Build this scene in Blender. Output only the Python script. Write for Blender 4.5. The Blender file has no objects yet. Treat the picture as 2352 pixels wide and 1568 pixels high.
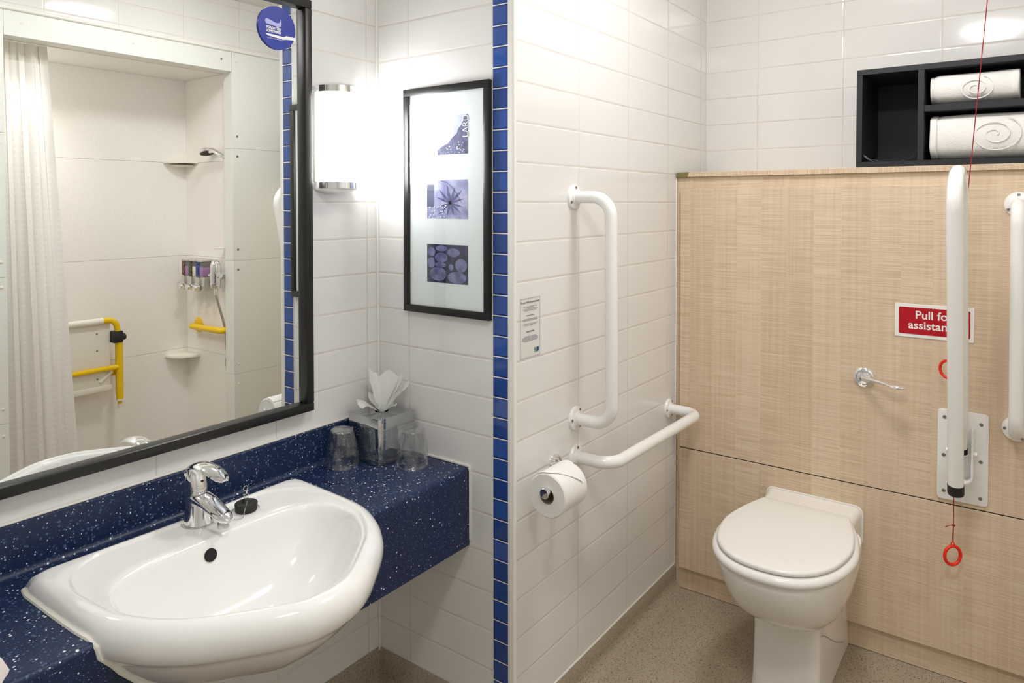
import bpy, bmesh, math, random
from mathutils import Vector, Matrix
random.seed(7)
S = bpy.context.scene
COL = S.collection
PI = math.pi

# ------------------------------------------------------------------ camera, world, exposure
W_PX, H_PX, F_PX, CX, CY = 2352, 1568, 1623.0, 1210.4, 501.6
cd = bpy.data.cameras.new('camera')
cam = bpy.data.objects.new('camera', cd)
COL.objects.link(cam)
cam.location = (0.0, 0.0, 1.386)
cam.rotation_euler = (math.radians(90 - 1.2158), 0.0, math.radians(35.597 - 90))
cd.sensor_width = 36.0
cd.lens = 36.0 * F_PX / W_PX
cd.shift_x = (W_PX / 2 - CX) / W_PX
cd.shift_y = -(H_PX / 2 - CY) / W_PX
cd.clip_start = 0.02
S.camera = cam

w = bpy.data.worlds.new('world')
S.world = w
w.use_nodes = True
w.node_tree.nodes['Background'].inputs[0].default_value = (0.9, 0.95, 1.0, 1)
w.node_tree.nodes['Background'].inputs[1].default_value = 0.05

S.view_settings.view_transform = 'Standard'
S.view_settings.look = 'None'
S.view_settings.gamma = 1.0
S.view_settings.exposure = 0.08
S.cycles.diffuse_bounces = 8
S.cycles.glossy_bounces = 6
S.cycles.max_bounces = 14
S.cycles.transparent_max_bounces = 16
S.cycles.sample_clamp_indirect = 6.0

DOME_POWER = 50.0        # emission of the ceiling light diffusers
LAMP_POWER = 27.0         # emission of the mirror lamp's diffuser
LIGHT_SPOTS = [(0.42, 0.20), (1.66, 0.42)]

# ------------------------------------------------------------------ room planes (metres)
YM, XP, YG, XB = 1.530, 1.401, 1.041, 2.659     # mirror wall, picture wall, partition face, far wall
YS, YSB, XS0, XS1, XSW = -0.31, -0.811, 1.085, 2.072, 2.10   # shower front, shower back, opening, side wall
ZC, ZT = 2.425, 1.389                           # ceiling, a tile joint height
XF, XPN = 2.376, 2.358                          # cistern boxing face, its panels' face
CT = 0.698                                      # worktop height
XR = -0.95                                      # rear wall

# ------------------------------------------------------------------ node helpers
class NT:
    def __init__(s, name):
        s.m = bpy.data.materials.new(name)
        s.m.use_nodes = True
        s.t = s.m.node_tree
        s.t.nodes.clear()
        s.out = s.t.nodes.new('ShaderNodeOutputMaterial')
    def n(s, typ, **kw):
        nd = s.t.nodes.new('ShaderNode' + typ)
        for k, v in kw.items():
            setattr(nd, k, v)
        return nd
    def put(s, sock, v):
        if isinstance(v, bpy.types.NodeSocket):
            s.t.links.new(v, sock)
        elif v is not None:
            if isinstance(v, (tuple, list)) and len(v) == 3 and sock.type == 'RGBA':
                v = (*v, 1)
            sock.default_value = v
    def math(s, op, a, b=None, c=None, clamp=False):
        nd = s.n('Math', operation=op, use_clamp=clamp)
        s.put(nd.inputs[0], a)
        if b is not None: s.put(nd.inputs[1], b)
        if c is not None: s.put(nd.inputs[2], c)
        return nd.outputs[0]
    def mix(s, f, a, b):
        nd = s.n('Mix', data_type='RGBA')
        s.put(nd.inputs[0], f); s.put(nd.inputs[6], a); s.put(nd.inputs[7], b)
        return nd.outputs[2]
    def coords(s):
        tc = s.n('TexCoord')
        sp = s.n('SeparateXYZ')
        s.t.links.new(tc.outputs['Object'], sp.inputs[0])
        return tc.outputs['Object'], sp.outputs
    def comb(s, x, y, z):
        nd = s.n('CombineXYZ')
        s.put(nd.inputs[0], x); s.put(nd.inputs[1], y); s.put(nd.inputs[2], z)
        return nd.outputs[0]
    def noise(s, vec, scale, detail=2.0, rough=0.5):
        nd = s.n('TexNoise')
        s.put(nd.inputs['Vector'], vec); nd.inputs['Scale'].default_value = scale
        nd.inputs['Detail'].default_value = detail; nd.inputs['Roughness'].default_value = rough
        return nd.outputs[0]
    def vor(s, vec, scale, rnd=1.0):
        nd = s.n('TexVoronoi')
        s.put(nd.inputs['Vector'], vec); nd.inputs['Scale'].default_value = scale
        nd.inputs['Randomness'].default_value = rnd
        return nd.outputs['Distance'], nd.outputs['Color']
    def ramp(s, v, lo, hi):
        nd = s.n('MapRange', interpolation_type='SMOOTHSTEP')
        s.put(nd.inputs[0], v); s.put(nd.inputs[1], lo); s.put(nd.inputs[2], hi)
        return nd.outputs[0]
    def bump(s, h, strength, dist):
        nd = s.n('Bump')
        nd.inputs['Strength'].default_value = strength
        nd.inputs['Distance'].default_value = dist
        s.put(nd.inputs['Height'], h)
        return nd.outputs[0]
    def pbr(s, col, rough=0.5, metal=0.0, normal=None, coat=0.0, ior=1.45, emit=None, es=0.0, sss=0.0, trans=0.0):
        b = s.n('BsdfPrincipled')
        s.put(b.inputs['Base Color'], col); s.put(b.inputs['Roughness'], rough)
        b.inputs['Metallic'].default_value = metal
        b.inputs['IOR'].default_value = ior
        b.inputs['Coat Weight'].default_value = coat
        b.inputs['Coat Roughness'].default_value = 0.04
        b.inputs['Transmission Weight'].default_value = trans
        if normal is not None: s.put(b.inputs['Normal'], normal)
        if emit is not None:
            s.put(b.inputs['Emission Color'], emit); b.inputs['Emission Strength'].default_value = es
        s.t.links.new(b.outputs[0], s.out.inputs[0])
        return s.m

def lin(r, g, b):
    f = lambda c: (c / 255 / 12.92) if c / 255 <= 0.04045 else ((c / 255 + 0.055) / 1.055) ** 2.4
    return (f(r), f(g), f(b))

def plain(name, rgb, rough=0.4, metal=0.0, coat=0.0, wear=0.03):
    """a plain finish with a faint procedural unevenness"""
    t = NT(name)
    o, _ = t.coords()
    n = t.noise(o, 35.0, 3.0)
    c = t.mix(n, tuple(min(1, k * (1 + wear)) for k in rgb), tuple(k * (1 - wear) for k in rgb))
    r = t.math('ADD', t.math('MULTIPLY', n, 0.06), max(0.0, rough - 0.03))
    return t.pbr(c, r, metal, coat=coat)

def tile_mat(name, axis, u0, tile=(0.79, 0.78, 0.768), grout=(0.61, 0.57, 0.51), du=0.2985, dv=0.1, v0=ZT, g=0.0016, rough=0.085):
    t = NT(name)
    o, xyz = t.coords()
    u = t.math('DIVIDE', t.math('SUBTRACT', xyz[axis], u0), du)
    v = t.math('DIVIDE', t.math('SUBTRACT', xyz[2], v0), dv)
    fu, fv = t.math('FRACT', u), t.math('FRACT', v)
    eu = t.math('MULTIPLY', t.math('MINIMUM', fu, t.math('SUBTRACT', 1.0, fu)), du)
    ev = t.math('MULTIPLY', t.math('MINIMUM', fv, t.math('SUBTRACT', 1.0, fv)), dv)
    e = t.math('MINIMUM', eu, ev)
    mask = t.ramp(e, g * 0.6, g * 1.15)          # 0 in the joint, 1 on the tile
    pillow = t.ramp(e, g * 0.5, g + 0.0035)
    idv = t.comb(t.math('FLOOR', u), t.math('FLOOR', v), 0.37)
    wn = t.n('TexWhiteNoise', noise_dimensions='3D')
    t.put(wn.inputs['Vector'], idv)
    sep = t.n('SeparateColor'); t.put(sep.inputs[0], wn.outputs['Color'])
    tilt = t.math('ADD', t.math('MULTIPLY', t.math('SUBTRACT', sep.outputs[0], 0.5), t.math('MULTIPLY', fu, 0.9)),
                  t.math('MULTIPLY', t.math('SUBTRACT', sep.outputs[1], 0.5), t.math('MULTIPLY', fv, 0.35)))
    wav = t.noise(o, 9.0, 1.0)
    h = t.math('ADD', pillow, t.math('ADD', t.math('MULTIPLY', tilt, 0.55), t.math('MULTIPLY', wav, 0.55)))
    nrm = t.bump(h, 0.55, 0.0011)
    var = t.math('MULTIPLY', t.math('SUBTRACT', sep.outputs[2], 0.5), 0.03)
    dirt = t.noise(o, 6.0, 3.0)
    gcol = t.mix(t.ramp(dirt, 0.35, 0.7), grout, tuple(min(1.0, k * 1.22) for k in grout))
    tc = t.mix(t.math('ADD', var, 0.5), tuple(k * 0.985 for k in tile), tile)
    return t.pbr(t.mix(mask, gcol, tc), t.math('SUBTRACT', 0.7, t.math('MULTIPLY', mask, 0.7 - rough)), normal=nrm, ior=1.5)

def wood_mat(name, axis=1, upright=False):
    t = NT(name)
    o, xyz = t.coords()
    a, z = (xyz[2], xyz[axis]) if upright else (xyz[axis], xyz[2])
    band = t.math('FLOOR', t.math('DIVIDE', a, 0.083))
    wn = t.n('TexWhiteNoise', noise_dimensions='1D'); t.put(wn.inputs['W'], band)
    ripple = t.noise(t.comb(t.math('ADD', t.math('MULTIPLY', a, 6.0), t.math('MULTIPLY', wn.outputs['Value'], 31.0)), t.math('MULTIPLY', z, 290.0), 0.0), 1.0, 2.0, 0.5)
    streak = t.noise(t.comb(t.math('MULTIPLY', a, 90.0), t.math('MULTIPLY', z, 1.6), 3.0), 1.0, 3.0, 0.55)
    amt = t.noise(t.comb(t.math('MULTIPLY', a, 7.0), t.math('MULTIPLY', z, 3.0), 8.0), 1.0, 1.0)
    f = t.math('ADD', t.math('MULTIPLY', t.math('SUBTRACT', ripple, 0.5), t.math('MULTIPLY', amt, 2.6)),
               t.math('ADD', t.math('MULTIPLY', streak, 0.62), t.math('ADD', t.math('MULTIPLY', wn.outputs['Value'], 0.16), 0.08)), clamp=True)
    c = t.mix(t.ramp(f, 0.12, 0.85), lin(223, 204, 179), lin(200, 176, 148))
    return t.pbr(c, 0.42, coat=0.0, normal=t.bump(ripple, 0.05, 0.0005))

def stone_mat(name):
    t = NT(name)
    o, _ = t.coords()
    d1, c1 = t.vor(o, 150.0)
    d2, c2 = t.vor(o, 190.0)
    d3, c3 = t.vor(o, 310.0)
    s1 = t.n('SeparateColor'); t.put(s1.inputs[0], c1)
    s2 = t.n('SeparateColor'); t.put(s2.inputs[0], c2)
    s3 = t.n('SeparateColor'); t.put(s3.inputs[0], c3)
    w = t.math('MULTIPLY', t.math('LESS_THAN', d1, t.math('MULTIPLY', s1.outputs[1], 0.40)), t.math('LESS_THAN', s1.outputs[0], 0.34))
    b = t.math('MULTIPLY', t.math('LESS_THAN', d2, t.math('MULTIPLY', s2.outputs[1], 0.48)), t.math('LESS_THAN', s2.outputs[0], 0.5))
    k = t.math('MULTIPLY', t.math('LESS_THAN', d3, 0.34), t.math('LESS_THAN', s3.outputs[0], 0.22))
    base = t.mix(t.noise(o, 40.0, 2.0), lin(16, 29, 60), lin(24, 42, 80))
    c = t.mix(k, base, lin(54, 74, 112))
    c = t.mix(t.math('MULTIPLY', b, 0.75), c, lin(78, 104, 138))
    c = t.mix(w, c, lin(214, 220, 228))
    return t.pbr(c, 0.36, ior=1.45)

def vinyl_mat(name):
    t = NT(name)
    o, _ = t.coords()
    d1, c1 = t.vor(o, 235.0)
    s1 = t.n('SeparateColor'); t.put(s1.inputs[0], c1)
    d2, c2 = t.vor(o, 420.0)
    s2 = t.n('SeparateColor'); t.put(s2.inputs[0], c2)
    dk = t.math('MULTIPLY', t.math('LESS_THAN', d1, 0.36), t.math('LESS_THAN', s1.outputs[0], 0.40))
    lt = t.math('MULTIPLY', t.math('LESS_THAN', d2, 0.42), t.math('LESS_THAN', s2.outputs[0], 0.3))
    base = t.mix(t.noise(o, 160.0, 3.0), lin(184, 171, 150), lin(152, 140, 122))
    base = t.mix(t.math('MULTIPLY', t.noise(o, 5.0, 2.0), 0.3), base, lin(138, 123, 104))
    spk = t.mix(t.math('GREATER_THAN', s1.outputs[1], 0.7), lin(70, 58, 50), lin(88, 100, 116))
    c = t.mix(t.math('MULTIPLY', lt, 0.5), base, lin(205, 188, 160))
    c = t.mix(t.math('MULTIPLY', dk, 0.85), c, spk)
    return t.pbr(c, 0.55, normal=t.bump(t.noise(o, 300.0, 2.0), 0.25, 0.0006))

def bluetile_mat(name):
    t = NT(name)
    o, xyz = t.coords()
    v = t.math('DIVIDE', t.math('SUBTRACT', xyz[2], 1.4145), 0.05184)
    fv = t.math('FRACT', v)
    ev = t.math('MULTIPLY', t.math('MINIMUM', fv, t.math('SUBTRACT', 1.0, fv)), 0.05184)
    eu = t.math('MINIMUM', t.math('SUBTRACT', 1.1085, xyz[1]), t.math('SUBTRACT', xyz[1], 1.0592))
    e = t.math('MINIMUM', ev, eu)
    mask = t.ramp(e, 0.0009, 0.0016)
    wn = t.n('TexWhiteNoise', noise_dimensions='1D'); t.put(wn.inputs['W'], t.math('FLOOR', v))
    col = t.mix(wn.outputs['Value'], lin(40, 70, 140), lin(54, 90, 166))
    edge = t.ramp(e, 0.001, 0.008)
    col = t.mix(edge, lin(30, 56, 124), col)
    h = t.math('ADD', t.math('MULTIPLY', t.ramp(e, 0.001, 0.005), 1.0), t.math('MULTIPLY', t.noise(o, 22.0, 1.0), 0.9))
    return t.pbr(t.mix(mask, lin(236, 234, 228), col), t.math('SUBTRACT', 0.6, t.math('MULTIPLY', mask, 0.54)), normal=t.bump(h, 0.7, 0.0015), ior=1.5)

def panel_mat(name, rgb):
    t = NT(name)
    o, _ = t.coords()
    n = t.noise(o, 420.0, 2.0)
    c = t.mix(t.ramp(n, 0.35, 0.65), tuple(k * 0.94 for k in rgb), tuple(min(1, k * 1.03) for k in rgb))
    return t.pbr(c, 0.38)

def cloth_mat(name, rgb, bumpy, scale, sheen=0.3, translucent=0.0, dots=False):
    t = NT(name)
    o, xyz = t.coords()
    n = t.noise(o, scale, 4.0, 0.65)
    c = t.mix(n, tuple(k * 0.9 for k in rgb), rgb)
    if dots:
        fx = t.math('FRACT', t.math('MULTIPLY', xyz[0], 38.0)); fz = t.math('FRACT', t.math('MULTIPLY', xyz[2], 38.0))
        inx = t.math('LESS_THAN', t.math('ABSOLUTE', t.math('SUBTRACT', fx, 0.5)), 0.22)
        inz = t.math('LESS_THAN', t.math('ABSOLUTE', t.math('SUBTRACT', fz, 0.5)), 0.22)
        c = t.mix(t.math('MULTIPLY', t.math('MULTIPLY', inx, inz), 0.6), c, tuple(min(1.0, k * 1.12) for k in rgb))
    t.pbr(c, 0.9, normal=t.bump(n, bumpy, 0.002))
    b = t.t.nodes['Principled BSDF']
    b.inputs['Sheen Weight'].default_value = sheen
    if translucent:
        tr = t.n('BsdfTranslucent'); t.put(tr.inputs[0], rgb)
        mx = t.n('MixShader'); mx.inputs[0].default_value = translucent
        t.t.links.new(b.outputs[0], mx.inputs[1]); t.t.links.new(tr.outputs[0], mx.inputs[2])
        t.t.links.new(mx.outputs[0], t.out.inputs[0])
    return t.m

def clear_mat(name, tint, lo, hi, rough, crinkle=0.0, scale=60.0):
    """thin clear plastic or glass: see-through face on, glossy at grazing angles"""
    t = NT(name)
    o, _ = t.coords()
    nrm = None
    if crinkle:
        d, _c = t.vor(o, scale)
        nn = t.noise(o, scale * 1.3, 3.0)
        nrm = t.bump(t.math('ADD', d, nn), crinkle, 0.005)
    lw = t.n('LayerWeight'); lw.inputs[0].default_value = 0.5
    if nrm is not None: t.put(lw.inputs['Normal'], nrm)
    f = t.math('ADD', t.math('MULTIPLY', t.math('POWER', lw.outputs['Facing'], 2.5), hi - lo), lo, clamp=True)
    tr = t.n('BsdfTransparent'); t.put(tr.inputs[0], tint)
    gl = t.n('BsdfGlossy'); t.put(gl.inputs[0], (1, 1, 1)); gl.inputs['Roughness'].default_value = rough
    if nrm is not None: t.put(gl.inputs['Normal'], nrm)
    mx = t.n('MixShader'); t.put(mx.inputs[0], f)
    t.t.links.new(tr.outputs[0], mx.inputs[1]); t.t.links.new(gl.outputs[0], mx.inputs[2])
    t.t.links.new(mx.outputs[0], t.out.inputs[0])
    return t.m

def emit_mat(name, rgb, s):
    t = NT(name)
    o, _ = t.coords()
    c = t.mix(t.noise(o, 3.0, 1.0), rgb, tuple(k * 0.97 for k in rgb))
    return t.pbr((0.8, 0.8, 0.8), 0.4, emit=c, es=s)

M = {}
M['tile_left'] = tile_mat('tile_left', 0, 1.3605)
M['tile_front'] = tile_mat('tile_front', 1, 1.4066)
M['tile_right'] = tile_mat('tile_right', 0, 1.7060)
M['tile_far'] = tile_mat('tile_far', 1, 0.8424)
M['tile_shower'] = tile_mat('tile_shower', 0, 1.5250, du=0.296)
M['tile_rear'] = tile_mat('tile_rear', 1, 0.2)
M['blue'] = bluetile_mat('blue_glass_tile')
M['bead'] = plain('white_plastic_trim', lin(238, 236, 230), 0.3)
M['ceil'] = plain('ceiling_paint', lin(240, 239, 235), 0.8)
M['vinyl'] = vinyl_mat('speckled_vinyl')
M['wood'] = wood_mat('maple_laminate')
M['wood_up'] = wood_mat('maple_laminate_edge', upright=True)
M['mdf'] = plain('bare_board', lin(126, 116, 74), 0.85, wear=0.15)
M['stone'] = stone_mat('navy_speckled_stone')
M['china'] = plain('white_china', (0.86, 0.855, 0.84), 0.08, coat=0.5, wear=0.01)
M['china_t'] = plain('toilet_china', (0.86, 0.84, 0.81), 0.10, coat=0.4, wear=0.015)
M['seat'] = plain('toilet_seat_plastic', (0.84, 0.825, 0.795), 0.16, wear=0.01)
M['enamel'] = plain('white_enamel', (0.87, 0.87, 0.86), 0.16, coat=0.4, wear=0.01)
M['seal'] = plain('sealant', lin(232, 230, 222), 0.45)
M['black'] = plain('black_frame_paint', lin(30, 29, 28), 0.36)
M['blackbox'] = plain('black_shelf_laminate', lin(34, 35, 38), 0.45)
M['chrome'] = plain('chrome', (0.88, 0.88, 0.89), 0.05, 1.0, wear=0.01)
M['smoked'] = plain('smoked_mirror_chrome', (0.50, 0.515, 0.53), 0.03, 1.0, wear=0.0)
M['steel'] = plain('brushed_steel', (0.62, 0.61, 0.59), 0.28, 1.0)
M['screw'] = plain('screw_steel', (0.34, 0.33, 0.32), 0.4, 1.0)
M['dark'] = plain('dark_hole', (0.012, 0.011, 0.010), 0.8)
M['rubber'] = plain('black_rubber', lin(36, 36, 36), 0.55)
M['yellow'] = plain('yellow_enamel', lin(240, 200, 10), 0.28)
M['red'] = plain('red_plastic', lin(228, 44, 16), 0.3)
M['cord'] = plain('red_cord', lin(150, 24, 32), 0.7)
M['signred'] = plain('sign_red', lin(178, 10, 30), 0.35)
M['white'] = plain('white_print', lin(240, 240, 238), 0.45)
M['mat'] = plain('picture_mount', lin(240, 246, 248), 0.7, wear=0.01)
M['mirror'] = plain('silvered_glass', (0.90, 0.915, 0.895), 0.0, 1.0, wear=0.0)
_b = M['mirror'].node_tree.nodes['Principled BSDF']
for _l in list(_b.inputs['Roughness'].links): M['mirror'].node_tree.links.remove(_l)
_b.inputs['Roughness'].default_value = 0.0
M['glass_edge'] = plain('glass_edge', lin(150, 140, 90), 0.2)
M['stblue'] = plain('sticker_blue', lin(34, 52, 150), 0.4, wear=0.01)
M['lilac'] = plain('sticker_lilac', lin(176, 176, 226), 0.45)
M['ink'] = plain('navy_ink', lin(52, 48, 92), 0.6)
M['inkgrey'] = plain('border_ink', lin(112, 124, 150), 0.6)
M['green'] = plain('logo_green', lin(60, 140, 50), 0.5)
M['logoblue'] = plain('logo_blue', lin(40, 48, 140), 0.5)
M['film'] = clear_mat('clear_sheet', (0.992, 0.992, 0.99), 0.0, 0.12, 0.1)
M['pane'] = clear_mat('picture_glass', (0.985, 0.99, 0.99), 0.035, 0.55, 0.015)
M['cup'] = clear_mat('clear_cup_plastic', (0.90, 0.91, 0.92), 0.07, 0.85, 0.05)
M['wrap'] = clear_mat('crinkled_film', (0.97, 0.97, 0.975), 0.085, 0.85, 0.14, 0.75, 34.0)
def bag_mat():
    t = NT('milky_film')
    o, _ = t.coords()
    n = t.noise(o, 60.0, 3.0)
    t.pbr(lin(232, 232, 238), 0.22, normal=t.bump(n, .6, .003))
    b = t.t.nodes['Principled BSDF']; tr = t.n('BsdfTransparent'); mx = t.n('MixShader')
    t.put(mx.inputs[0], t.ramp(n, .2, .75))
    t.t.links.new(tr.outputs[0], mx.inputs[1]); t.t.links.new(b.outputs[0], mx.inputs[2])
    t.t.links.new(mx.outputs[0], t.out.inputs[0])
    return t.m
M['bag'] = bag_mat()
M['tissue'] = cloth_mat('tissue_paper', (0.88, 0.89, 0.87), 0.1, 60.0, 0.1, 0.3)
M['paper'] = cloth_mat('toilet_paper', (0.88, 0.865, 0.84), 0.25, 220.0, 0.1)
M['card'] = plain('core_card', lin(150, 138, 116), 0.8)
M['towel'] = cloth_mat('terry_cotton', (0.90, 0.885, 0.86), 0.9, 260.0, 0.5)
M['hem'] = cloth_mat('towel_hem', (0.88, 0.865, 0.84), 0.5, 120.0, 0.3)
M['pink'] = cloth_mat('pinkish_terry', (0.88, 0.80, 0.77), 0.8, 240.0, 0.4)
M['panel'] = panel_mat('grey_white_panel', lin(232, 235, 230))
M['panel_in'] = panel_mat('cream_panel', lin(245, 242, 238))
M['whiteplastic'] = plain('white_plastic', lin(236, 232, 222), 0.35)
M['curtain'] = cloth_mat('curtain_cloth', (0.94, 0.93, 0.92), 0.15, 300.0, 0.2, 0.35, dots=True)
M['voile'] = cloth_mat('curtain_voile', (0.90, 0.90, 0.89), 0.1, 300.0, 0.1, 0.45)
M['nickel'] = plain('satin_nickel', (0.70, 0.68, 0.64), 0.32, 1.0)
M['lotion'] = plain('lilac_lotion', lin(160, 122, 168), 0.3)
M['soapwhite'] = plain('white_lotion', lin(226, 222, 212), 0.3)
M['smoke'] = plain('grey_bottle', lin(112, 108, 108), 0.25)
M['dome'] = emit_mat('ceiling_diffuser', (1.0, 0.985, 0.98), DOME_POWER)
M['lens'] = emit_mat('downlight_lens', (1.0, .93, .82), 30.0)
M['lamp'] = emit_mat('lamp_diffuser', (0.985, 0.995, 1.0), LAMP_POWER)

def spots_mat(name, a, b, scale):
    t = NT(name)
    o, _ = t.coords()
    d, c = t.vor(o, scale)
    return t.pbr(t.mix(t.ramp(d, 0.2, 0.55), a, b), 0.35)
M['lab_brown'] = spots_mat('label_brown', lin(190, 150, 130), lin(52, 26, 26), 190)
M['lab_green'] = spots_mat('label_green', lin(130, 150, 90), lin(26, 32, 22), 150)
M['lab_blue'] = spots_mat('label_blue', lin(60, 120, 200), lin(24, 40, 110), 120)

def photo_mat(name, a, b, scale, seed):
    t = NT(name)
    o, xyz = t.coords()
    n = t.noise(t.comb(t.math('ADD', xyz[1], seed), xyz[2], 0.0), scale, 5.0, 0.6)
    return t.pbr(t.mix(t.ramp(n, 0.32, 0.68), a, b), 0.4)
M['ph_sky'] = photo_mat('photo_sky', lin(222, 226, 244), lin(188, 194, 226), 18, 1)
M['ph_rock'] = photo_mat('photo_rock', lin(44, 46, 92), lin(104, 106, 158), 60, 2)
M['ph_mist'] = photo_mat('photo_mist', lin(196, 198, 232), lin(138, 140, 190), 28, 3)
M['ph_leaf'] = plain('photo_leaf', lin(92, 94, 146), 0.4)
M['ph_post'] = plain('photo_post', lin(92, 100, 130), 0.4)
M['ph_pale'] = plain('photo_flower', lin(240, 240, 250), 0.4)
M['ph_dark'] = photo_mat('photo_dark', lin(24, 24, 44), lin(62, 64, 104), 55, 4)
M['ph_log'] = photo_mat('photo_log', lin(92, 96, 142), lin(140, 144, 186), 40, 5)

# ------------------------------------------------------------------ mesh helpers
class MB:
    def __init__(s):
        s.bm = bmesh.new(); s.mi = 0
    def face(s, vs):
        try:
            f = s.bm.faces.new(vs); f.material_index = s.mi; return f
        except ValueError:
            return None
    def box(s, x0, x1, y0, y1, z0, z1, bev=0.0, seg=2):
        b = bmesh.new()
        r = bmesh.ops.create_cube(b, size=1.0)
        for v in r['verts']:
            v.co = Vector((x0 + (v.co.x + .5) * (x1 - x0), y0 + (v.co.y + .5) * (y1 - y0), z0 + (v.co.z + .5) * (z1 - z0)))
        if bev > 0:
            bmesh.ops.bevel(b, geom=list(b.edges), offset=bev, segments=seg, profile=0.5, affect='EDGES')
        s.add(b); return s
    def add(s, b, mat=None):
        mp = {}
        for v in b.verts: mp[v] = s.bm.verts.new(mat @ v.co if mat else v.co)
        for f in b.faces: s.face([mp[v] for v in f.verts])
        b.free()
    def loft(s, rings, cap0=True, cap1=True, closed=True):
        vr = [[s.bm.verts.new(p) for p in r] for r in rings]
        n = len(rings[0])
        for a, b in zip(vr[:-1], vr[1:]):
            for i in range(n if closed else n - 1):
                j = (i + 1) % n
                s.face([a[i], a[j], b[j], b[i]])
        if cap0: s.face(list(reversed(vr[0])))
        if cap1: s.face(vr[-1])
        return s
    def tube(s, pts, r, n=16, caps=True, closed=False):
        pts = [Vector(p) for p in pts]
        m = len(pts)
        rr = r if isinstance(r, (list, tuple)) else [r] * m
        tan = []
        for i in range(m):
            if closed: d = pts[(i + 1) % m] - pts[i - 1]
            else: d = pts[min(i + 1, m - 1)] - pts[max(i - 1, 0)]
            tan.append(d.normalized())
        up = Vector((0, 0, 1)) if abs(tan[0].z) < 0.9 else Vector((1, 0, 0))
        nrm = (up - tan[0] * up.dot(tan[0])).normalized()
        rings = []
        for i in range(m):
            nrm = (nrm - tan[i] * nrm.dot(tan[i])).normalized()
            bn = tan[i].cross(nrm)
            rings.append([pts[i] + (nrm * math.cos(2 * PI * k / n) + bn * math.sin(2 * PI * k / n)) * rr[i] for k in range(n)])
        if closed:
            rings.append(rings[0]); return s.loft(rings, False, False)
        return s.loft(rings, caps, caps)
    def lathe(s, prof, org, axis=(0, 0, 1), n=32, cap0=True, cap1=True):
        ax = Vector(axis).normalized()
        up = Vector((0, 0, 1)) if abs(ax.z) < 0.9 else Vector((1, 0, 0))
        a = (up - ax * up.dot(ax)).normalized(); b = ax.cross(a)
        o = Vector(org)
        return s.loft([[o + ax * h + (a * math.cos(2 * PI * k / n) + b * math.sin(2 * PI * k / n)) * max(r, 1e-5) for k in range(n)] for r, h in prof], cap0, cap1)
    def prism(s, poly, fn, a, b, bev=0.0, seg=2):
        """poly: 2-D outline; fn(u, v, w) -> point; extruded from w=a to w=b"""
        t = bmesh.new()
        lo = [t.verts.new(fn(u, v, a)) for u, v in poly]; hi = [t.verts.new(fn(u, v, b)) for u, v in poly]
        n = len(poly)
        t.faces.new(list(reversed(lo))); t.faces.new(hi)
        for i in range(n):
            j = (i + 1) % n
            t.faces.new([lo[i], lo[j], hi[j], hi[i]])
        bmesh.ops.recalc_face_normals(t, faces=list(t.faces))
        if bev > 0:
            es = [e for e in t.edges if (e.verts[0] in hi and e.verts[1] in hi)]
            bmesh.ops.bevel(t, geom=es, offset=bev, segments=seg, profile=0.5, affect='EDGES')
        s.add(t); return s
    def ball(s, c, r, sub=2, scale=(1, 1, 1), rot=None):
        t = bmesh.new()
        bmesh.ops.create_icosphere(t, subdivisions=sub, radius=1.0)
        m = Matrix.Translation(Vector(c)) @ (rot.to_4x4() if rot else Matrix.Identity(4)) @ Matrix.Diagonal((r * scale[0], r * scale[1], r * scale[2], 1))
        s.add(t, m); return s
    def grid(s, fn, nu, nv):
        vs = [[s.bm.verts.new(fn(i / nu, j / nv)) for j in range(nv + 1)] for i in range(nu + 1)]
        for i in range(nu):
            for j in range(nv):
                s.face([vs[i][j], vs[i + 1][j], vs[i + 1][j + 1], vs[i][j + 1]])
        return s
    def flat(s, pts):
        s.face([s.bm.verts.new(p) for p in pts]); return s
    def build(s, name, mats, parent=None, smooth=True, ang=38):
        off = Vector((0, 0, 0)); p = parent
        while p is not None:
            off += p.location; p = p.parent
        for v in s.bm.verts: v.co -= off
        bmesh.ops.recalc_face_normals(s.bm, faces=list(s.bm.faces)) if smooth != 'keep' else None
        me = bpy.data.meshes.new(name)
        s.bm.to_mesh(me); s.bm.free()
        for m in (mats if isinstance(mats, (list, tuple)) else [mats]): me.materials.append(m)
        if smooth:
            me.shade_smooth()
            me.set_sharp_from_angle(angle=math.radians(ang))
        o = bpy.data.objects.new(name, me)
        COL.objects.link(o)
        if parent is not None: o.parent = parent
        return o

def thing(name, label, cat, loc, group=None):
    o = bpy.data.objects.new(name, None)
    o.empty_display_size = 0.05
    COL.objects.link(o)
    o.location = loc
    return tag(o, label, cat, group)
def tag(o, label, cat, group=None):
    o['label'] = label; o['category'] = cat
    if group: o['group'] = group
    return o
def struct(name, mb, m, **k):
    o = mb.build(name, m, **k); o['kind'] = 'structure'; return o
def lab(o, text):
    o['label'] = text; return o
def fillet(pts, r, n=8):
    pts = [Vector(p) for p in pts]
    out = [pts[0]]
    for a, b, c in zip(pts[:-2], pts[1:-1], pts[2:]):
        u = (a - b).normalized(); v = (c - b).normalized()
        ang = u.angle(v); d = r / math.tan(ang / 2)
        p0 = b + u * d; p1 = b + v * d
        cen = b + (u + v).normalized() * (r / math.sin(ang / 2))
        e0 = p0 - cen; e1 = p1 - cen
        for i in range(n + 1):
            t = i / n; th = e0.angle(e1)
            out.append(cen + (e0 * math.sin((1 - t) * th) + e1 * math.sin(t * th)) / math.sin(th))
    out.append(pts[-1])
    return out
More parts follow.
